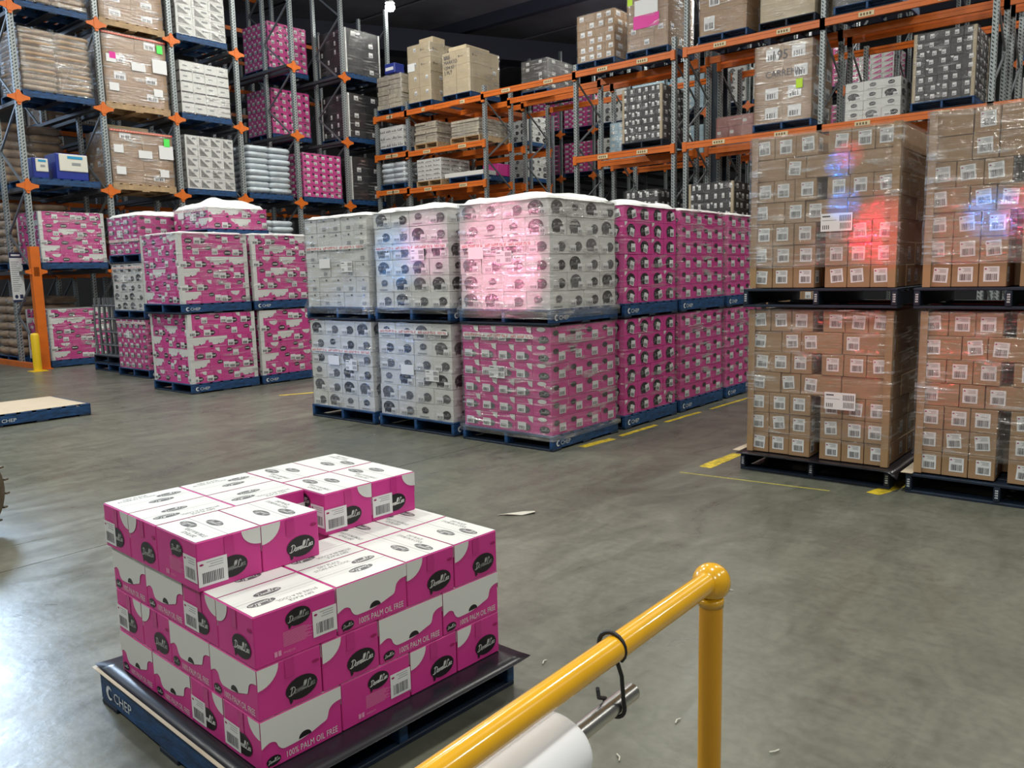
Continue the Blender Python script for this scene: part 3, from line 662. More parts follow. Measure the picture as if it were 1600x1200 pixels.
# notice on the second upright of the end frame
q = MB(); q.box(-.17, -.004, 0, .17, 0, 1.10, 'label_white'); f = Face(q, (-.17, -.004, 0), (1, 0, 0), (0, 0, 1), .34, 1.10, .001)
f.rect(0, .98, .34, 1.10, 'sign_navy'); f.rect(0, 0, .34, .05, 'sign_navy'); f.rect(.05, 1.02, .29, 1.06, 'label_white', 2); f.ell(.10, .12, .045, .045, 'sign_navy', 1, 14); f.rect(.19, .075, .28, .165, 'sign_navy')
for k in range(15): f.rect(.03, .24+k*.046, .18+.12*((k*5) % 4)/4, .255+k*.046, 'print_grey')
o = obj('notice', q, None, (RU+.05, RV+1.15-.062, 1.33)); o.scale = (.70, 1, .92); tag(o, 'tall white notice with navy bands hanging on the left rack upright', 'sign')

# selective rack to the right, three beam rows deep
SU = 15.32; sr = thing('pallet_rack', 'long orange and galvanised pallet rack across the rear of the floor', 'rack', (SU, 0, 0))
frames = [17.28, 16.05, 13.35, 10.65, 8.22, 7.95, 5.25, 2.55, -.15]
for v in frames:
    H = 6.22 if v > 9 else (6.35 if v > 8 else 8.2)
    for u in (0, 1.0, 1.55, 2.55):
        obj('upright', post_mesh(H if u < 2 else 6.1, .085, .085), sr, (u, v, 0))
    for u in (0, 1.55):
        z = .3; s_ = 0
        while z < H-.8:
            a, b = (u, u+1.0) if s_ == 0 else (u+1.0, u)
            barobj('brace', sr, (a, v, z), (b, v, z+.7), .03, .03, 'brace_steel'); z += .7; s_ = 1-s_
bays = [(17.28, 16.05, (3.95, 4.9, 5.92)), (16.05, 13.35, (3.92, 4.87, 5.93)), (13.35, 10.65, (5.98,)), (10.65, 8.22, (4.17, 6.00)), (7.95, 5.25, (4.17, 6.0)), (5.25, 2.55, (4.17, 6.0)), (2.55, -.15, (4.17, 6.0))]
for a, b, zs in bays:
    for z in zs:
        for k, u in enumerate((-.06, .94, 1.49, 2.60)):
            q = MB(); q.box(u-.025, b+.045, z-.065, u+.025, a-.045, z+.065, 'rack_orange'); q.box(u-.032, b+.045, z+.015, u+.02, a-.045, z+.025, 'rack_orange')
            for y in (a, b): q.box(u-.03, y-.045, z-.11, u+.02, y+.045, z+.08, 'rack_orange')
            o = obj('beam', q, sr)
            if k == 0:
                for y in (b+.7, a-.75): q = MB(); f = Face(q, (u-.034, y+.13, z-.045), (0, -1, 0), (0, 0, 1), .26, .08); f.rect(0, 0, .26, .08, 'beam_label'); [f.rect(.03+.05*j, .02, .06+.05*j, .06, 'kraft_print', 2) for j in range(4)]; obj('beam_label', q, sr)
        for y in (a-.9, b+.9):
            if z > 5 and b > 13: q = MB(); q.box(-.10, y-.16, z-.05, 2.6, y+.16, z+.062, 'rack_orange'); obj('support_bar', q, sr)
# building column between the rack bays
q = MB(); q.box(-.15, -.12, 0, -.13, .12, 11.3, 'column_blue'); q.box(-.13, -.012, 0, .13, .012, 11.3, 'column_blue'); q.box(.13, -.12, 0, .15, .12, 11.3, 'column_blue'); o = obj('trim_1', q, None, (17.1, 8.08, 0)); o['kind'] = 'structure'
# far drive-in rack
FU = 23.5; fr = thing('drive_in_rack', 'far drive-in rack with orange star brackets seen through the orange rack', 'rack', (FU, 0, 0))
FP = [18.34-1.36*k for k in range(15)]
for v in FP:
    for d in (0, 1.1): obj('upright', post_mesh(9.2, .085), fr, (d, v, 0), PI/2)
    for z in (3.42, 4.92, 6.42): obj('bracket', STAR, fr, (-.055, v, z), -PI/2)
    for z in (3.40, 4.90, 6.40): barobj('rail', fr, (0, v, z), (5.5, v, z), .3, .06, 'rail_steel')
    z = .3; s_ = 0
    while z < 8:
        a, b = (0, 1.1) if s_ == 0 else (1.1, 0)
        barobj('brace', fr, (a, v, z), (b, v, z+.85), .03, .03, 'brace_steel'); z += .85; s_ = 1-s_

# ---------------------------------------------------------------- floor stacks in the middle
CU = [6.01, 7.31, 8.56, 9.82]; CVW = [4.49, 5.78, 7.03]; PS = 1.125; TOPZ = 1.20
kw = dict(sx=1.125, sy=1.125, sz=1.035)
def off(x): return x+.02
load('pink cartons with red lettered tape, bottom of the nearest corner stack', 'pinkC', off(CU[0]), off(CVW[0]), 0, n=(4, 5, 6), tape=(.92, .80), slip=(.1, .52), flm='stretch_film_heavy', seed=11, low=-.05, plabel='blue floor pallet under the nearest pink corner stack', **kw)
load('white cartons with round black logos, top of the nearest corner stack', 'white', off(CU[0]), off(CVW[0]), TOPZ, n=(4, 4, 6), tape=(.60, .84), slip=(-.02, .44, .34), flm='stretch_film_heavy', low=-.09, cap=.10, seed=5, plabel='blue pallet between the white and pink loads of the nearest corner stack', **kw)
load('white cartons with round black logos, bottom of the middle white stack', 'white', off(CU[0]), off(CVW[1]), 0, n=(4, 4, 6), tape=(.92, .95), slip=(-.28, .42, .1), seed=21, plabel='blue floor pallet under the middle white stack', **kw)
load('white cartons with round logos, top of the middle white stack', 'white', off(CU[0]), off(CVW[1]), TOPZ, n=(4, 4, 6), tape=(.62, .97), slip=(-.12, .50), low=-.06, cap=.075, seed=22, plabel='blue pallet between the two loads of the middle white stack', **kw)
load('white cartons with round black logos, bottom of the leftmost white stack', 'white', off(CU[0]), off(CVW[2]), 0, n=(4, 4, 6), tape=(.66, .97), slip=(-.2, .46, .12), seed=23, plabel='blue floor pallet under the leftmost white stack', **kw)
load('plain white cartons without round logos, top of the leftmost white stack', 'plain', off(CU[0]), off(CVW[2]), TOPZ, n=(4, 5, 6), tape=(.66, .95), slip=(-.2, .40, .2), cap=.045, seed=24, low=-.08, flm='stretch_film_heavy', plabel='blue pallet between the two loads of the leftmost white stack', **kw)
nm = ['second', 'third', 'fourth']
for k in (1, 2, 3):
    kd = 'pinkR' if k == 1 else 'pinkC'; t = nm[k-1]; extra_ = 'large round logos' if k == 1 else 'small corner logos'
    load(f'pink cartons with {extra_}, bottom of the {t} stack along the right side', kd, off(CU[k]), off(CVW[0]), 0, n=(4, 4, 6), seed=30+k, flm='stretch_film_light' if k == 1 else 'stretch_film', plabel=f'blue floor pallet under the {t} pink stack along the right side', **kw)
    load(f'pink cartons with {extra_}, top of the {t} stack along the right side', kd, off(CU[k]), off(CVW[0]), TOPZ, n=(4, 4, 6), seed=40+k, cap=.10 if k == 1 else .03, flm='stretch_film_light' if k == 1 else 'stretch_film', plabel=f'blue pallet between the loads of the {t} pink stack along the right side', **kw)
# left group of pink loads
lw = dict(sx=1.12, sy=1.12, sz=1.04)
for (x, y, nm_) in ((6.14, 11.29, 'front'), (7.36, 11.29, 'right hand')):
    load(f'mottled pink cartons with white corner boards, bottom of the {nm_} stack at left', 'choc', x+.02, y+.02, 0, n=(4, 4, 6), boards='white_board', flm='stretch_film_light', seed=int(x*10), plabel=f'blue floor pallet under the {nm_} stack of the left group', **lw)
    load(f'mottled pink cartons with white corner boards, top of the {nm_} stack at left', 'choc', x-.04, y+.02, TOPZ, n=(4, 4, 6), boards='white_board', flm='stretch_film', seed=int(x*10)+1, cap=.02, plabel=f'blue pallet between the loads of the {nm_} stack of the left group', **lw)
load('short pink load with a slumped film top on the rear left stack', 'choc', 7.38, 12.62, 2.40, 1.12, 1.12, .36, n=(4, 4, 2), cap=.17, tape=(.30, .95), slip=(-.1, .15, .3), seed=51, plabel='blue pallet under the short slumped pink load')
load('pink cartons hidden behind the front left stack, second layer', 'choc', 7.38, 12.62, TOPZ, 1.12, 1.12, 1.04, seed=52, n=(4, 4, 6), plabel='blue pallet behind the front left stack at mid height')
load('pink cartons hidden behind the front left stack, on the floor', 'choc', 7.38, 12.62, 0, 1.12, 1.12, 1.04, seed=53, n=(4, 4, 6), plabel='blue floor pallet behind the front left stack')
load('pink cartons with red lettered tape at the foot of the tall left stack', 'pinkC', 6.77, 13.83, 0, 1.12, 1.12, .88, n=(4, 5, 5), tape=(.80, .98), slip=(.1, .55), seed=61, plabel='blue floor pallet under the tall three tier stack at left')
load('white cartons with round logos in the middle of the tall left stack', 'white', 6.77, 13.83, 1.04, 1.12, 1.12, .82, n=(4, 4, 5), tape=(.73, .98), slip=(.1, .5), seed=62, plabel='blue pallet under the white tier of the tall left stack')
load('pink cartons crowning the tall left stack', 'pinkC', 6.77, 13.83, 2.02, 1.12, 1.12, .66, n=(4, 4, 4), cap=.10, tape=(.22, .98), slip=(.1, .3), seed=63, plabel='blue pallet under the top tier of the tall left stack')
# wire cage stack beside it
pallet(6.9, 15.15, 0, 'blue floor pallet under the grey wire cage panels', marks=False); pallet(6.9, 15.15, .151, 'dark pallet directly under the grey wire cage panels', col='pallet_blue_dark')
cg = thing('cage_panels', 'upright bundle of grey wire cage panels beside the tall left stack', 'cage', (7.2, 15.75, .302))
for k in range(6):
    q = MB(); x = -.25+.1*k
    q.tube([(x, -.55, 0), (x, .55, 0), (x, .55, 1.1), (x, -.55, 1.1), (x, -.55, 0)], .017, 'brace_steel', 6, False)
    for j in range(6): q.tube([(x, -.45+.18*j, 0), (x+.03*math.sin(j), -.45+.18*j, .55), (x, -.45+.18*j, 1.1)], .016, 'brace_steel', 6, False)
    for j in range(4): q.tube([(x, -.55, .2+.25*j), (x, .55, .2+.25*j)], .012, 'brace_steel', 6, False)
    obj('panel', q, cg)

# brown label cartons at right
def brown_box(w_, h_, d_, lab, tilt, v):
    key = ('bb', round(w_, 3), round(h_, 3), round(d_, 3), lab, round(tilt, 3))
    if key in BOXES: return BOXES[key]
    q = MB(); q.rbox(0, -w_+.002, 0, d_, -.002, h_-.003, 'kraft', .003); f = Face(q, (0, 0, 0), (0, -1, 0), (0, 0, 1), w_, h_, .0012)
    if lab is not None: f.label(lab, .035, .095, .105, bars=11, rot=tilt, l=1)
    g = Face(q, (0, -w_+.002, 0), (1, 0, 0), (0, 0, 1), d_, h_, .0012)
    if lab is not None: g.label(.03, .035, .085, .10, bars=8, l=1)
    BOXES[key] = q.mesh('carton'); return BOXES[key]
def brown_load(label, x0, y0, z0, seed, rows_, tilts, slip, heavy, nh=7, H=1.19):
    r = thing('wrapped_load', label, 'wrapped load', (x0+.56, y0+.55, z0)); rr = random.Random(seed); h = H/nh; W_ = 1.10
    SH = [(0, .170), (.171, .170), (.342, .170), (.588, .170), (.759, .170), (.930, .170)]
    LG = [(0, .262), (.264, .160), (.426, .318), (.746, .354)]
    for l in range(nh):
        kd = rows_[l]
        for c, (s_, w_) in enumerate(SH if kd == 'S' else LG):
            lab = (w_-.095)/2+rr.choice((-.012, 0, .012)) if w_ < .2 else (.03 if not (kd == 'N' and c != 1) else None)
            if kd == 'L' and c == 3 and rr.random() < .5: lab = None
            o = obj('carton', brown_box(w_, h, .33, None if lab is None else round(lab, 2), rr.choice((0, 0, 0, .05, -.07, .09)) if tilts else 0, 0), r, (-.55+rr.uniform(0, .012), .55-s_, l*h))
        # side facing right
        q_ = 0
        for k in range(3): o = obj('carton', brown_box(.33, h, .245, .03 if l < 2 else None, 0, 0), r, (-.215+k*.252, -.55+.33+rr.uniform(-.006, .006), l*h))
    q = MB(); q.box(-.2, -.2, .002, .53, .54, H-.004, 'kraft'); obj('inner_cartons', q, r, kind='stuff')
    for (a, b, c) in ((-1, -1, 0), (-1, 1, -PI/2)): o = obj('corner_board', board(H+.005, 'kraft_board', .052), r, (a*.561, b*.561, 0), c); o['label'] = 'brown paper corner board'
    o = obj('corner_board', board(H+.005, 'kraft_board', .05), r, (.56, -.561, 0), PI/2)
    o = obj('stretch_wrap', film_shell(1.135, 1.135, H, 'stretch_film_heavy' if heavy else 'stretch_film', seed, low=.14 if not heavy else .16, amp=.007), r)
    if slip: o = obj('address_label', slip_label(.235, .135), r, (-.585, slip[0], slip[1]), 0); o['label'] = 'white barcode label'
    return r
brown_load('brown cartons with tilted white labels, bottom of the left brown stack', 6.44, 1.64, .160, 71, 'SSSLSLS', 1, (-.2, .42), 0)
brown_load('brown cartons reflecting red and blue light, top of the left brown stack', 6.44, 1.64, 1.53, 72, 'SSSLSNS', 1, (-.13, .43), 1)
brown_load('brown cartons at the right edge, bottom of the right brown stack', 6.42, .33, .160, 73, 'SSSLSLS', 1, None, 0)
brown_load('brown cartons under cloudy film at the right edge, top of the right brown stack', 6.42, .33, 1.53, 74, 'SSSLSNN', 1, None, 1, H=1.22)
for y, z, t in ((1.6, 0, 'dark blue floor pallet under the left brown stack'), (1.6, 1.375, 'black pallet between the loads of the left brown stack'), (.30, 0, 'blue floor pallet under the right brown stack'), (.30, 1.375, 'black pallet between the loads of the right brown stack')):
    pallet(6.40, y, z, t, sx=1.19, sy=1.19, col='pallet_blue_dark', ends=True)
def slip_sheet(name, label, cx, cy, z, sx, sy, rz, m, curls=(), t=.0015, amp=.002):
    q = MB(); n_ = 20; vs = []
    for i in range(n_+1):
        for j in range(n_+1):
            a, b = i/n_*2-1, j/n_*2-1; zz = amp*noise.noise(Vector((a*3, b*3, cx)))+amp
            for (ca, cb, hh, rr_) in curls:
                d = max(0, rr_-math.hypot(a-ca, b-cb))/rr_; zz += hh*d*d
            vs.append((a*sx/2, b*sy/2, zz))
    q.add(vs, [(i*(n_+1)+j, (i+1)*(n_+1)+j, (i+1)*(n_+1)+j+1, i*(n_+1)+j+1) for i in range(n_) for j in range(n_)], m, True)
    o = obj(name, q, None, (cx, cy, z), rz); md = o.modifiers.new('thick', 'SOLIDIFY'); md.thickness = t; md.offset = 1; return tag(o, label, 'sheet')
slip_sheet('slip_sheet', 'black slip sheet with a drooping corner under the left brown stack', 6.955, 2.165, .1525, 1.26, 1.27, 0, 'slip_black', ((-1, -1, -.05, .14),), amp=0)
q = MB(); q.box(-.1, -.03, 0, .7, .03, .003, 'sheet_cream'); o = obj('cardboard_sheet', q, None, (6.5, 2.83, .156)); tag(o, 'pale cardboard edge sticking out left under the left brown stack', 'sheet')
q = MB(); q.box(-.12, -.04, 0, .5, .04, .003, 'sheet_cream'); o = obj('cardboard_sheet', q, None, (6.5, 1.48, .154)); tag(o, 'pale cardboard edge sticking out under the right brown stack', 'sheet')

# ---------------------------------------------------------------- loads in the left rack
def rload(label, kind, i, lv, n, sz, dv=0, wd=1.3, zoff=.035, dep=1.12, **k):
    z = (LV[lv]+zoff) if lv >= 0 else 0
    return load(label, kind, RU+i*RS+(RS-wd)/2, RV+.04+dv, z, wd, dep, sz, n=n, **k)
rload('brown paper sacks under film in the top left rack bay', 'bags', 0, 3, (2, 2, 9), 1.0, extra='brown', seed=81, marks=False)
rload('brown paper sacks with white labels in the left rack, third level', 'bags', 0, 2, (2, 2, 11), 1.16, extra='brown', seed=82, slip=None, flm='stretch_film_heavy', marks=False)
rload('mottled pink cartons with white corner boards on the first rack level', 'choc', 0, 0, (4, 4, 6), 1.0, boards='white_board', seed=83, wd=1.25, marks=False)
rload('mottled pink cartons on the floor of the left rack', 'choc', 0, -1, (4, 4, 6), 1.02, boards='white_board', seed=84, wd=1.25, marks=False)
for lv, t in ((3, 'top'), (2, 'third'), (1, 'second')):
    r = rload(f'tall brown cartons on bare timber in the second rack bay, {t} level', 'krafto', 1, lv, (2, 3, 4), (1.1, 1.42, 1.12)[3-lv], pal='wood', seed=86+lv, wd=1.36, flm='stretch_film_heavy')
    if lv < 3:
        H = (1.1, 1.42, 1.12)[3-lv]; q = MB(); q.box(-.68, -.002, 0, .68, 0, .035, 'red_ink'); [q.box(-.66+.06*k, -.003, .008, -.62+.06*k, -.002, .026, 'sheet_cream') for k in range(22)]; obj('printed_tape', q, r, (0, -.585, H-.05))
        q = MB(); q.box(0, -.002, 0, .13, 0, .17, 'sticker_green'); o = obj('sticker', q, r, (.48, -.588, H-.27)); o['label'] = 'bright green sticker'
        for (x, z, a, b) in ((-.6, .2, .2, .2), (.35, .2, .2, .2), (-.1, .6, .3, .2), (-.62, .68, .2, .2), (.36, .62, .32, .36)):
            q = MB(); q.box(0, -.0015, 0, a, 0, b*.8, 'label_white'); obj('paper_label', q, r, (x, -.584, z*H/1.2))
    if lv == 2: q = MB(); q.box(0, -.0015, 0, .13, 0, .13, 'sticker_pink'); obj('sticker', q, r, (-.55, -.586, .88))
    if lv == 1: q = MB(); q.rbox(-.45, -.3, 0, .45, .3, .13, 'kraft_light', .004); obj('carton', q, r, (-.1, .1, 1.125))
rload('white cartons with dark fan print in the third rack bay, top level', 'fan', 2, 3, (3, 3, 5), 1.05, zoff=.06, seed=91, wd=1.2, marks=False, flm='stretch_film_light')
rload('white cartons with dark stripes in the third rack bay, third level', 'stripe', 2, 2, (4, 3, 5), 1.13, zoff=.03, seed=92, wd=1.2, marks=False, flm='stretch_film_light')
rload('white cartons with dark fan print in the third rack bay, second level', 'fan', 2, 1, (4, 3, 5), 1.18, seed=93, wd=1.2, marks=False, flm='stretch_film_light')
rload('white sacks in the fourth rack bay, second level', 'bags', 3, 1, (2, 2, 8), 1.12, seed=94, wd=1.2, marks=False, flm='stretch_film_light')
rload('white sacks in the fourth rack bay, first level', 'bags', 3, 0, (2, 2, 7), 1.0, seed=95, wd=1.2, marks=False, flm='stretch_film_light')
rload('pink cartons with rows of white labels in the fifth rack bay', 'pinkC', 4, 1, (5, 4, 7), 1.1, seed=96, wd=1.22, marks=False, flm='stretch_film_light')
for lv, t in ((2, 'third'), (3, 'top')): rload(f'dark mottled pink cartons set back in the fifth rack bay, {t} level', 'pinkC', 4, lv, (5, 5, 6), 1.15, dv=1.2, zoff=.1, seed=97+lv, wd=1.2, marks=False, flm='stretch_film_light')
for lv, t in ((1, 'second'), (2, 'third'), (3, 'top')): rload(f'black cartons with small white labels in the sixth rack bay, {t} level', 'blackS', 5, lv, (2, 4, 5), 1.14, dv=.05, zoff=.05, seed=101+lv, wd=1.2, boards='white_board', marks=False, flm='stretch_film_light')
for i, lv, kd, ex in ((0, 1, 'bags', 'brown'), (0, 0, 'bags', 'brown'), (0, -1, 'bags', 'brown'), (1, 2, 'kraft', None)):
    rload({(0, 1): 'brown sacks behind the blue and white machines', (0, 0): 'brown sacks behind the pink load on the first rack level', (0, -1): 'brown sacks behind the pink load on the rack floor', (1, 2): 'dim brown cartons set back in the second rack bay'}[(i, lv)], kd, i, lv, (2, 2, 7), 1.25, dv=3.1 if i else 1.7, zoff=.06, extra=ex, seed=110+lv, wd=1.3, marks=False)
# empty pallets and trays in the second bay
pallet(RU+RS+.2, RV+.1, LV[0]+.6, 'bare grey pallet lying high in the second rack bay', col='raw_wood', marks=False)
pallet(RU+RS+.2, RV+.1, LV[0]+.035, 'dark pallet lowest in the second rack bay', col='pallet_blue_dark'); 
q = MB(); q.rbox(-.5, -.45, 0, .5, .45, .40, 'red_plastic', .02); o = obj('crate', q, None, (RU+RS+.78, RV+.7, LV[0]+.187)); tag(o, 'dull red crate between pallets in the second rack bay', 'crate')
# machines on a pallet
pallet(RU+.12, RV+.04, LV[1]+.035, 'blue pallet under the blue and white machines', sx=1.32, marks=False)
mz = LV[1]+.187
for (x, y, sx, sy, h, lab) in ((.62, .10, .62, .55, .52, 'cream and blue boxy machine with a cyan panel on a rack pallet'), (.20, .16, .30, .45, .40, 'small white and blue machine left of the boxy machine')):
    t = thing('machine', lab, 'machine', (RU+x+sx/2, RV+y+sy/2, mz))
    q = MB(); q.rbox(-sx/2, -sy/2, 0, sx/2, sy/2, h, 'machine_blue', .02, 2); obj('body', q, t)
    q = MB(); q.rbox(-sx/2+.06, -sy/2-.02, h*.32, sx/2-.01, -sy/2+.05, h-.015, 'machine_cream', .015, 2); obj('front_cover', q, t)
    q = MB(); q.box(-sx*.15, -sy/2-.026, h*.80, sx*.32, -sy/2-.02, h*.90, 'screen_cyan'); obj('control_panel', q, t)
    q = MB(); q.box(-.02*sx, -sy/2-.026, h*.56, sx*.25, -sy/2-.02, h*.66, 'print_grey'); obj('name_plate', q, t)

# ---------------------------------------------------------------- loads in the orange rack
def oload(label, kind, y0, y1, z, sz, n, du=0, dep=1.1, **k):
    return load(label, kind, SU-.05+du, y0, z+.07, dep, y1-y0, sz, n=n, marks=False, **k)
def marks_on(r, lines, y, z, h=.12, m='ink_soft', sx=1.1):
    q = MB(); f = Face(q, (0, 0, 0), (0, -1, 0), (0, 0, 1), 1, 1, .001)
    for k, t in enumerate(lines): f.text(t, 0, -k*h*1.35, h, m, 1, sx=.9)
    o = obj('handwriting', q, r, (-sx/2-.012, y, z)); o['label'] = 'black marker handwriting'
r = oload('tall pale cartons, left tower on the orange rack', 'kraftL', 15.10, 15.93, 5.93, 1.42, (2, 2, 4), seed=201, flm='stretch_film_light')
q = MB(); q.rbox(-.22, -.25, 0, .22, .25, .16, 'kraft_light', .004); obj('carton', q, r, (-.15, -.1, 1.425))
q = MB(); q.box(-.002, -.13, 0, 0, .13, .2, 'label_white'); obj('paper_label', q, r, (-.56, .28, .78))
r = oload('pale cartons with marker writing, right tower on the orange rack', 'kraftL', 13.75, 14.68, 5.93, 1.02, (2, 2, 3), seed=202, flm='stretch_film_light')
marks_on(r, ['MRE', 'MARKSO', '1204.65', '5 PLT'], .40, .86, .09)
q = MB(); q.rbox(-.5, -.3, 0, .4, .3, .12, 'kraft_light', .02); obj('carton', q, r, (0, 0, 1.02))
oload('dark film-wrapped drums behind the pale towers', 'blackS', 12.4, 13.2, 6.0, .72, (2, 2, 5), du=1.34, seed=203, flm='stretch_film_heavy', pal='blue')
r = oload('brown cartons with square white labels, left end of the right top shelf', 'kraft', 9.62, 10.57, 6.0, .98, (3, 4, 6), seed=204, flm='stretch_film_light')
r = oload('mixed cartons with a pink sheet and lime sticker on the right top shelf', 'krafto', 8.35, 9.3, 6.0, 1.25, (3, 3, 5), seed=205, flm='stretch_film_heavy')
q = MB(); q.box(-.003, -.30, 0, 0, .30, .26, 'sticker_pink'); o = obj('pink_sheet', q, r, (-.56, .02, .42)); q = MB(); q.box(-.003, -.27, 0, 0, .27, .3, 'label_white'); obj('paper_label', q, r, (-.562, .02, .68)); q = MB(); q.box(-.003, -.06, 0, 0, .06, .16, 'sticker_lime'); obj('sticker', q, r, (-.562, .40, .92))
oload('tall brown cartons under bright film on the right top shelf', 'kraft', 6.68, 7.65, 6.0, 1.3, (2, 2, 3), seed=206)
r = oload('pale cartons with triangle marks on the right top shelf', 'kraftL', 5.40, 6.42, 6.0, 1.2, (2, 2, 2), seed=207, flm='stretch_film_light', pal='dark')
oload('grey wrapped load at the right end of the top shelf', 'blackS', 3.95, 5.05, 6.0, 1.2, (2, 2, 4), seed=208)
oload('black cartons with white labels on the middle shelf left of the column', 'black', 8.48, 9.42, 4.17, 1.10, (4, 6, 7), seed=209, boards='kraft_light', pal='dark', flm='stretch_film_light')
oload('pale blue cartons behind the black load on the middle shelf', 'blue', 9.62, 10.5, 4.17, .85, (3, 4, 6), du=1.2, seed=210, pal=None)
r = oload('four tall brown cartons with marker writing on the middle shelf', 'kraft', 5.42, 6.50, 4.17, 1.40, (2, 2, 4), seed=211, flm='stretch_film_heavy')
marks_on(r, ['195'], .18, 1.12, .17); marks_on(r, ['CARREFIN'], .32, .82, .12)
q = MB(); q.box(-.003, -.06, 0, 0, .06, .16, 'sticker_lime'); obj('sticker', q, r, (-.57, -.32, .56))
oload('dusty rose cartons behind the tall brown cartons', 'rose', 7.0, 7.85, 4.17, .62, (2, 3, 3), du=1.2, seed=212, pal=None)
oload('white cartons with round logos on the middle shelf of the right bay', 'white', 3.90, 4.82, 4.17, .64, (3, 3, 4), seed=213, pal=None, tape=None, flm='stretch_film_light')
oload('black cartons with wide white labels on the middle shelf of the right bay', 'black', 2.80, 3.72, 4.17, 1.10, (4, 5, 8), seed=214, boards='kraft_light')
# left bays of the orange rack
oload('grey-brown bundles of flat cartons on the left middle shelf', 'paper', 14.95, 15.75, 4.87, .52, (1, 2, 9), seed=221, pal='wood', flm='stretch_film_light')
oload('flat pale bundles under shiny film on the left middle shelf', 'paper', 13.5, 14.45, 4.87, .40, (1, 1, 6), seed=222, pal='wood', flm='stretch_film')
oload('white printed cartons on timber on the left lower shelf', 'news', 14.85, 15.72, 3.92, .55, (3, 3, 5), seed=223, pal='wood', flm='stretch_film_light')
pallet(SU, 13.45, 3.99, 'blue pallet under the long white box on the left lower shelf')
q = MB(); q.rbox(-.25, -.70, 0, .25, .62, .11, 'carton_white', .006); o = obj('long_carton', q, None, (SU+.25, 14.16, 4.142)); tag(o, 'long flat white box on the left lower shelf', 'box')
q = MB(); q.rbox(-.2, -.2, 0, .2, .2, .2, 'red_plastic', .01); o = obj('crate', q, None, (SU+.75, 14.25, 4.145)); tag(o, 'red crate on the left lower shelf behind the long box', 'crate')
q = MB(); q.rbox(-.25, -.25, 0, .25, .25, .3, 'pink', .01); o = obj('carton', q, None, (SU+.8, 13.70, 4.145)); tag(o, 'small pink parcel on the left lower shelf near the upright', 'carton')
oload('grey bundles with a small blue bin at the far left of the orange rack', 'paper', 16.2, 17.15, 5.92, .85, (1, 2, 7), seed=224)
q = MB(); q.rbox(-.18, -.2, 0, .18, .2, .26, 'machine_blue', .02); q.box(-.185, -.15, .08, -.18, .15, .16, 'label_white'); o = obj('bin', q, None, (SU+.1, 16.6, 7.02)); tag(o, 'small blue bin on top of the grey bundles at far left', 'bin')
oload('white and rose cartons on the left shelf beside the end upright', 'news', 16.2, 17.12, 4.9, .55, (3, 4, 3), seed=225)
oload('film-wrapped white goods on the lowest left shelf', 'bags', 16.2, 17.12, 3.95, .55, (2, 2, 4), seed=226, flm='stretch_film_heavy')
# under the orange rack
G0 = [('black cartons with white labels behind the pink stacks', 'black', 6.9, 7.85, 1.95, 1.30, (4, 6, 7), 'kraft_light'), ('black cartons behind the second pink stack', 'black', 8.55, 9.4, 1.95, 1.28, (4, 5, 6), None),
      ('brown wrapped cartons behind the black load at right', 'kraft', 5.55, 6.55, 1.95, 1.42, (2, 3, 4), None)]
for t, kd, a, b, z, h, n, bo in G0: oload(t, kd, a, b, z-.07, h, n, seed=int(a*10), boards=bo, flm='stretch_film_light', du=0 if kd == 'black' else .9, pal='dark')
for a, b in ((6.9, 7.85), (8.55, 9.4), (5.55, 6.55)):
    nm_ = {6.9: 'black cartons lowest under the right bay behind pink stacks', 8.55: 'black cartons lowest under the left bay behind pink stacks', 5.55: 'brown cartons lowest behind the brown stacks'}[a]
    load(nm_, 'black' if a != 5.55 else 'kraft', SU-.05+(0 if a != 5.55 else .9), a, 0, 1.1, b-a, 1.75, n=(4, 4, 8), seed=int(a*7), marks=False, flm=None)
# far drive-in rack loads
fk = [(17.06, 'pinkC', 'first'), (15.70, 'pinkC', 'second'), (14.34, 'white', 'third'), (12.98, 'blue', 'fourth'), (11.62, 'blue', 'fifth'), (10.26, 'white', 'sixth'), (8.90, 'white', 'seventh'), (7.54, 'pinkC', 'eighth'), (6.20, 'tri', 'ninth'), (4.85, 'black', 'tenth'), (2.12, 'white', 'eleventh')]
for y, kd, t in fk:
    for z, lt in ((4.95, 'upper'), (6.45, 'top')):
        if kd == 'black' and z > 6: continue
        col = {'pinkC': 'deep pink', 'white': 'white round-logo', 'blue': 'white and blue', 'tri': 'pink and white triangle', 'black': 'black'}[kd]
        load(f'{col} cartons, far rack, {t} bay, {lt} level', kd, FU, y, z, 1.1, 1.15, 1.0 if kd != 'tri' else .8, n=(3, 4, 6 if kd != 'white' else 4), seed=int(y*3+z), marks=False, flm='stretch_film_light')
for y, z, t in ((16.6, 5.75, 'upper'), (16.6, 4.62, 'lower')): load(f'white round-logo cartons on blue behind the orange rack, {t}', 'white', 21.0, y-.1, z, 1.1, 1.0, .82, n=(3, 3, 4), seed=int(z*9), marks=False, flm='stretch_film_light')
q = MB()
for y in (16.35, 17.65):
    for x in (20.95, 22.15): q.box(x-.04, y-.04, 0, x+.04, y+.04, 6.8, 'galv_plain')
sr2 = thing('shelf_frame', 'grey steel frame carrying white loads behind the orange rack', 'rack', (0, 0, 0)); obj('uprights', q, sr2)
for z in (4.58, 5.71):
    for x in (21.0, 22.1): barobj('beam', sr2, (x, 16.35, z-.01), (x, 17.65, z-.01), .05, .09, 'rack_orange')

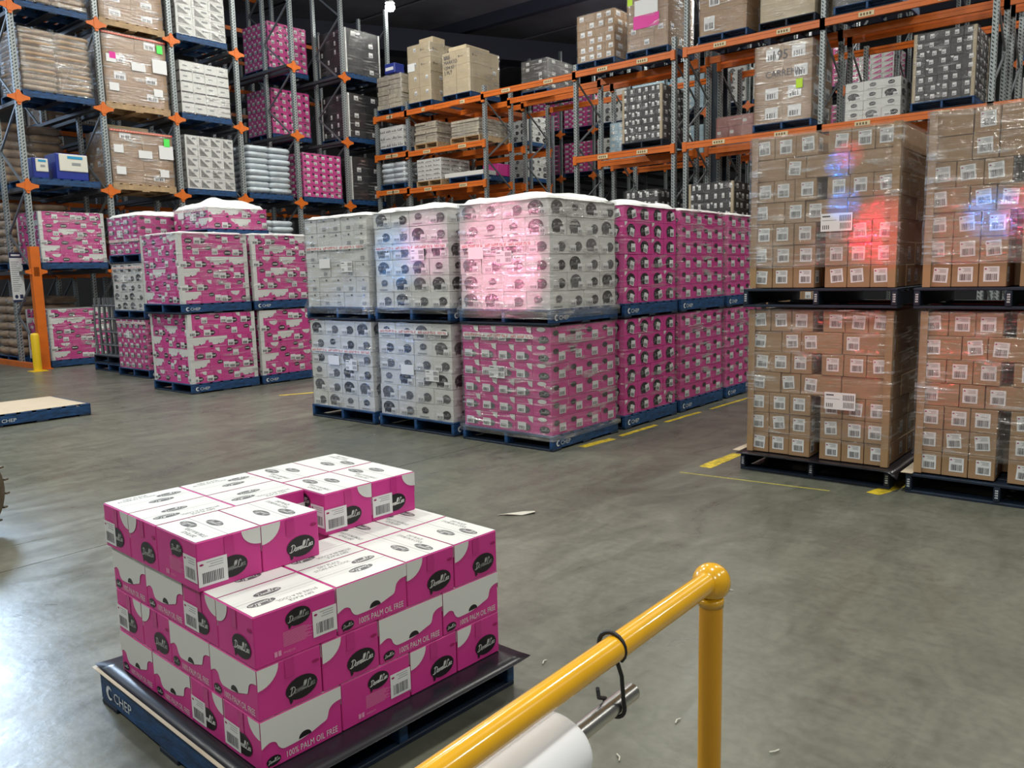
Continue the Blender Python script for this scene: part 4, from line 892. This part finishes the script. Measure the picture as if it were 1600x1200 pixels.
# ---------------------------------------------------------------- lamps
for x, y in [(15.95, 17.25)]:
    nearest = (x, y) == (15.95, 17.25); t = thing('high_bay_lamp', 'glowing round lamp at the top of the left rack\'s end upright' if nearest else 'round high bay lamp under the dark roof', 'lamp', (x, y, 9.0), group=None if nearest else 'high bay lamps')
    q = MB(); q.lathe([(.0, .42), (.06, .42), (.08, .22), (.30, .10), (.30, .0), (.27, -.01)] if not nearest else [(.0001, .25), (.05, .25), (.06, .20), (.12, .12), (.13, .10)], 'lamp_body', 20); obj('housing', q, t)
    if nearest: q = MB(); q.lathe([(.0001, .13), (.09, .10), (.135, .0), (.12, -.06), (.09, -.10), (.0001, -.13)], 'lamp_glow', 20); obj('lamp_lens', q, t)
    q = MB(); q.bar((0, .16, .2), (0, -.05, .2), .05, .03, 'brace_steel'); obj('arm', q, t)
l = bpy.data.lights.new('rack_lamp', 'POINT'); l.energy = 45; l.color = (1, .99, .92); l.shadow_soft_size = .12; o = bpy.data.objects.new('rack_lamp', l); o.location = (15.95, 16.75, 8.80); C.objects.link(o)

# ---------------------------------------------------------------- flat pallet, bollard, truck wheel at left
pallet(3.29, 10.77, 0, 'empty blue pallet covered with a tan board at the left edge', ends=False)
slip_sheet('board', 'tan cardboard sheet lying on the empty pallet at the left edge', 3.85, 11.36, .151, 1.12, 1.14, 0, 'sheet_cream', (), t=.004, amp=.001)
bo = thing('bollard', 'short yellow bollard in front of the orange post guard', 'bollard', (6.17, 17.14, 0))
q = MB(); q.lathe([(.075, .008), (.075, .70), (.06, .74), (.0, .75)], 'bollard_yellow', 20); obj('post', q, bo); q = MB(); q.box(-.14, -.14, 0, .14, .14, .012, 'bollard_yellow'); obj('base_plate', q, bo)
tr = thing('truck_wheel', 'worn brown truck tyre cut off by the left edge', 'wheel', (1.64, 6.12, .31))
q = MB(); prof = [(.17, -.09), (.28, -.10), (.305, -.07), (.31, 0), (.305, .07), (.28, .10), (.17, .09)]
n_ = 40; vs = [(r_*math.cos(2*PI*k/n_), a, r_*math.sin(2*PI*k/n_)) for r_, a in prof for k in range(n_)]
q.add(vs, [(i*n_+k, (i+1)*n_+k, (i+1)*n_+(k+1) % n_, i*n_+(k+1) % n_) for i in range(len(prof)-1) for k in range(n_)], 'tyre', True)
for k in range(n_):
    a = 2*PI*k/n_; c, s_ = math.cos(a), math.sin(a); 
    if k % 2: q.bar((.308*c, -.10, .308*s_), (.308*c, .10, .308*s_), .03, .012, 'tyre')
obj('tyre', q, tr, rz=.5)
q = MB(); vs = [(r_*math.cos(2*PI*k/24), a, r_*math.sin(2*PI*k/24)) for r_, a in ((.17, -.06), (.05, -.03), (.05, .03), (.17, .06)) for k in range(24)]
q.add(vs, [(i*24+k, (i+1)*24+k, (i+1)*24+(k+1) % 24, i*24+(k+1) % 24) for i in range(3) for k in range(24)], 'rail_steel', True); obj('hub', q, tr, rz=.5)
for k, (x, y) in enumerate(((4.05, 3.43), (3.98, 3.50))):
    pass
q = MB(); pts = [(4.17, 3.62), (4.32, 3.50), (4.40, 3.46), (4.36, 3.42), (4.27, 3.47), (4.20, 3.55)]
q.add([(x, y, .004+.01*(i % 2)) for i, (x, y) in enumerate(pts)], [(0, 1, 4, 5), (1, 2, 3, 4)], 'debris'); o = obj('film_scrap', q); tag(o, 'crumpled scrap of pale film on the bare floor', 'litter')
for k, (x, y) in enumerate(((2.55, 1.35), (2.2, .95), (2.62, .98), (2.25, 1.42), (3.85, 1.75), (2.62, 2.03))):
    q = MB(); q.tube([(0, 0, .004), (.022, .006, .006), (.04, 0, .004)], .003, 'debris', 5); o = obj('wood_chip', q, None, (x, y, .001), k*1.3); tag(o, ['pale wood chip right of the near pallet, behind the handrail ball', 'pale wood chip on the floor right of the handrail post', 'pale wood chip below the middle of the handrail post', 'pale wood chip between handrail post and near pallet', 'pale wood chip on open floor far right of the handrail', 'pale wood chip beside the near pallet corner'][k], 'litter')

# ---------------------------------------------------------------- the near pallet of loose cartons
QX, QY, QA = 1.2865, 2.1146, -.0502
ca, sa = math.cos(QA), math.sin(QA)
def W2(a, b): return QX+a*ca-b*sa, QY+a*sa+b*ca
# pallet with its lettered stringer towards the left
px, py = W2(.54, .56); p = pallet(0, 0, 0, 'blue stencilled pallet under the loose pink cartons in front', cx=(px, py, 0), rz=QA-PI/2, sx=1.19, sy=1.19, ends=True)
x, y = W2(.487, .585); slip_sheet('cardboard_sheet', 'pale cardboard sheet showing at the left edge of the near pallet', x, y, .1508, 1.12, 1.19, QA, 'sheet_cream', (), t=.0015, amp=0)
x, y = W2(.535, .525); slip_sheet('slip_sheet', 'black slip sheet with curling corners under the loose pink cartons', x, y, .1527, 1.19, 1.31, QA, 'slip_black', ((1, -1, .006, .2), (-1, 1, .008, .2)), t=.0012, amp=0)
Z0 = .1545
CS = {'END1-a': PI, 'END2-a': 0, 'PALM-a': PI/2, 'TEXT-a': -PI/2, 'END2-b': PI/2, 'END1-b': -PI/2, 'PALM-b': PI, 'TEXT-b': 0}
# rotations keyed by layer, group, ix, iy
ROT = {1: {('near', 0, 0): 'PALM-b', ('near', 1, 0): 'TEXT-b', ('right', 0, 0): 'END2-b', ('right', 1, 0): 'END2-b', ('near', 0, 1): 'END1-a', ('left', 0, 0): 'PALM-a', ('left', 0, 1): 'PALM-a'},
       2: {('near', 0, 0): 'PALM-a', ('near', 1, 0): 'END2-b', ('right', 0, 0): 'PALM-b', ('right', 1, 0): 'PALM-b', ('near', 0, 1): 'PALM-a', ('left', 0, 0): 'END2-a', ('left', 0, 1): 'END1-a'},
       3: {('near', 0, 0): 'TEXT-b', ('near', 1, 0): 'PALM-b', ('right', 0, 0): 'END2-b', ('right', 1, 0): 'END2-b', ('near', 0, 1): 'END1-a', ('left', 0, 0): 'PALM-a', ('left', 0, 1): 'PALM-a'},
       4: {('near', 0, 1): 'TEXT-a', ('near', 1, 1): 'END2-b', ('left', 0, 0): 'END2-a', ('left', 0, 1): 'END1-a', ('left', 1, 0): 'TEXT-b', ('left', 1, 1): 'PALM-b', ('far', 0, 0): 'END1-b', ('far', 1, 0): 'END1-b', ('far', 0, 1): 'END1-b', ('far', 1, 1): 'END2-b'}}
LN = {1: 'bottom layer', 2: 'second layer up', 3: 'third layer up', 4: 'top layer'}
GN = {'near': 'near corner', 'right': 'right hand', 'left': 'left hand', 'far': 'rear corner'}
fine = chocmesh(True); rb = random.Random(3)
for l in (1, 2, 3, 4):
    pat = 'A' if l % 2 else 'B'
    for g, i, j, cx, cy, ax in pinwheel(pat):
        if l == 4 and not ((g == 'near' and j == 1) or g in ('left', 'far')): continue
        if l < 3:  # only the cartons on the outside of the block
            dx, dy = (BL, BW) if ax else (BW, BL); SS = 2*BL+2*BW
            if not (cx-dx/2 < .02 or cy-dy/2 < .02 or cx+dx/2 > SS-.02 or cy+dy/2 > SS-.02): continue
        key = (g, i, j); sd = ROT[l].get(key)
        rz = CS[sd] if sd else (rb.choice((0, PI)) if ax else rb.choice((PI/2, -PI/2)))
        X, Y = W2(cx+(0 if l < 4 else -.012)+rb.uniform(-.0006, .0006), cy*.972+(0 if l < 4 else .018)+rb.uniform(-.0006, .0006))
        o = obj('carton', fine, None, (X, Y, Z0+(l-1)*BH), QA+rz+rb.uniform(-.003, .003)); o.scale = (1, .972, 1) if not ax else (1, 1, 1)
        if ax: o.scale = (1, .972, 1)
        else: o.scale = (.972, 1, 1)
        show = {'END1': 'barcode label', 'END2': 'black oval logo', 'PALM': 'white scallop and slogan', 'TEXT': 'small print and barcode'}[sd[:4]] if sd else 'white taped top'
        wh = {(0, 0): 'outermost', (1, 0): 'inner right', (0, 1): 'inner left', (1, 1): 'innermost'}[(i, j)]
        tag(o, f'pink carton, {show}, {LN[l]}, {GN[g]} group, {wh}', 'carton', 'loose pink cartons on the near pallet')

# ---------------------------------------------------------------- yellow handrail with the hanging roll
hr = thing('handrail', 'glossy yellow tubular handrail with a ball corner in the foreground', 'handrail', (1.62, .77, 0))
q = MB(); q.tube([(0, 0, 0), (0, 0, .96)], .0265, 'rail_yellow_matt', 32); obj('post', q, hr)
q = MB(); q.tube([(-.012, 0, 1.0), (-2.4, -.035, 1.0)], .0245, 'rail_yellow', 40); obj('top_rail', q, hr)
q = MB(); R_ = .0430; q.lathe([(.0001, R_)]+[(R_*math.sin(t), R_*math.cos(t)) for t in [PI*k/14 for k in range(1, 12)]]+[(.0285, -.030), (.0285, -.055), (.0267, -.055)], 'rail_yellow', 32); obj('ball_fitting', q, hr, (0, 0, .995))
q = MB(); q.lathe([(.08, 0), (.08, .01), (.03, .012)], 'rail_yellow_matt', 24); obj('base_flange', q, hr)
q = MB(); q.tube([(-2.38, 0, 0), (-2.38, 0, 1.0)], .0262, 'rail_yellow_matt', 24); obj('post', q, hr)
q = MB()
for (x, z, s_) in ((-.062, .012, .0035), (-.057, .018, .0022), (-.066, .006, .003)): q.box(x, -.026+abs(z)*.2, z, x+s_, -.0245+0*z, z+s_*1.4, 'kraft_print')
RZ, RY = .876, .775
rod = thing('steel_rod', 'brushed steel rod hanging below the yellow handrail', 'rod', (1.285, RY, RZ))
q = MB(); q.tube([(0, 0, 0), (-1.3, 0, 0)], .0175, 'steel', 32); obj('rod', q, rod)
rl = thing('plastic_roll', 'thick white roll of plastic threaded on the steel rod', 'roll', (1.045, RY, RZ))
q = MB(); Rr = .072; n_ = 56; prof = [(.014, -.0), (.03, .001), (Rr-.010, .004), (Rr-.002, -.004), (Rr, -.014), (Rr, -.9)]
vs = []
for r_, x in prof:
    for k in range(n_):
        a = 2*PI*k/n_; w_ = 1+.03*noise.noise(Vector((math.cos(a)*2, math.sin(a)*2, x*4))) if r_ > .05 else 1
        vs.append((x+(.004*math.sin(3*a) if r_ > .05 and x > -.1 else 0), r_*w_*math.cos(a), r_*w_*math.sin(a)))
q.add(vs, [(i*n_+k, (i+1)*n_+k, (i+1)*n_+(k+1) % n_, i*n_+(k+1) % n_) for i in range(len(prof)-1) for k in range(n_)], 'roll_white', True); obj('wound_sheet', q, rl)
q = MB(); a = 1.2; q.bar((-.01, (Rr+.0012)*math.cos(a), (Rr+.0012)*math.sin(a)), (-.88, (Rr+.0012)*math.cos(a+.02), (Rr+.0012)*math.sin(a+.02)), .004, .002, 'roll_line'); obj('loose_edge', q, rl)
hk = thing('cable_hook', 'black cable loop hanging the steel rod from the handrail', 'cable', (1.205, .77, 1.0))
pts = [(.0, .029*math.cos(t), .029*math.sin(t)) for t in [PI*(-.35)+PI*1.6*k/14 for k in range(15)]]
q = MB(); q.tube(pts, .0042, 'cable_black', 10); obj('upper_loop', q, hk)
q = MB(); dz = RZ-1.0
low_ = [(.0, -.012, -.027), (.008, -.016, -.055), (.014, -.016, dz+.018)]+[(.016, .005+.0225*math.cos(t), dz+.0225*math.sin(t)) for t in [PI*.95+PI*1.15*k/12 for k in range(13)]]+[(-.006, .026, dz+.018), (-.016, .022, dz+.042)]
q.tube([tuple(v) for v in low_], .0040, 'cable_black', 10); obj('lower_hook', q, hk)
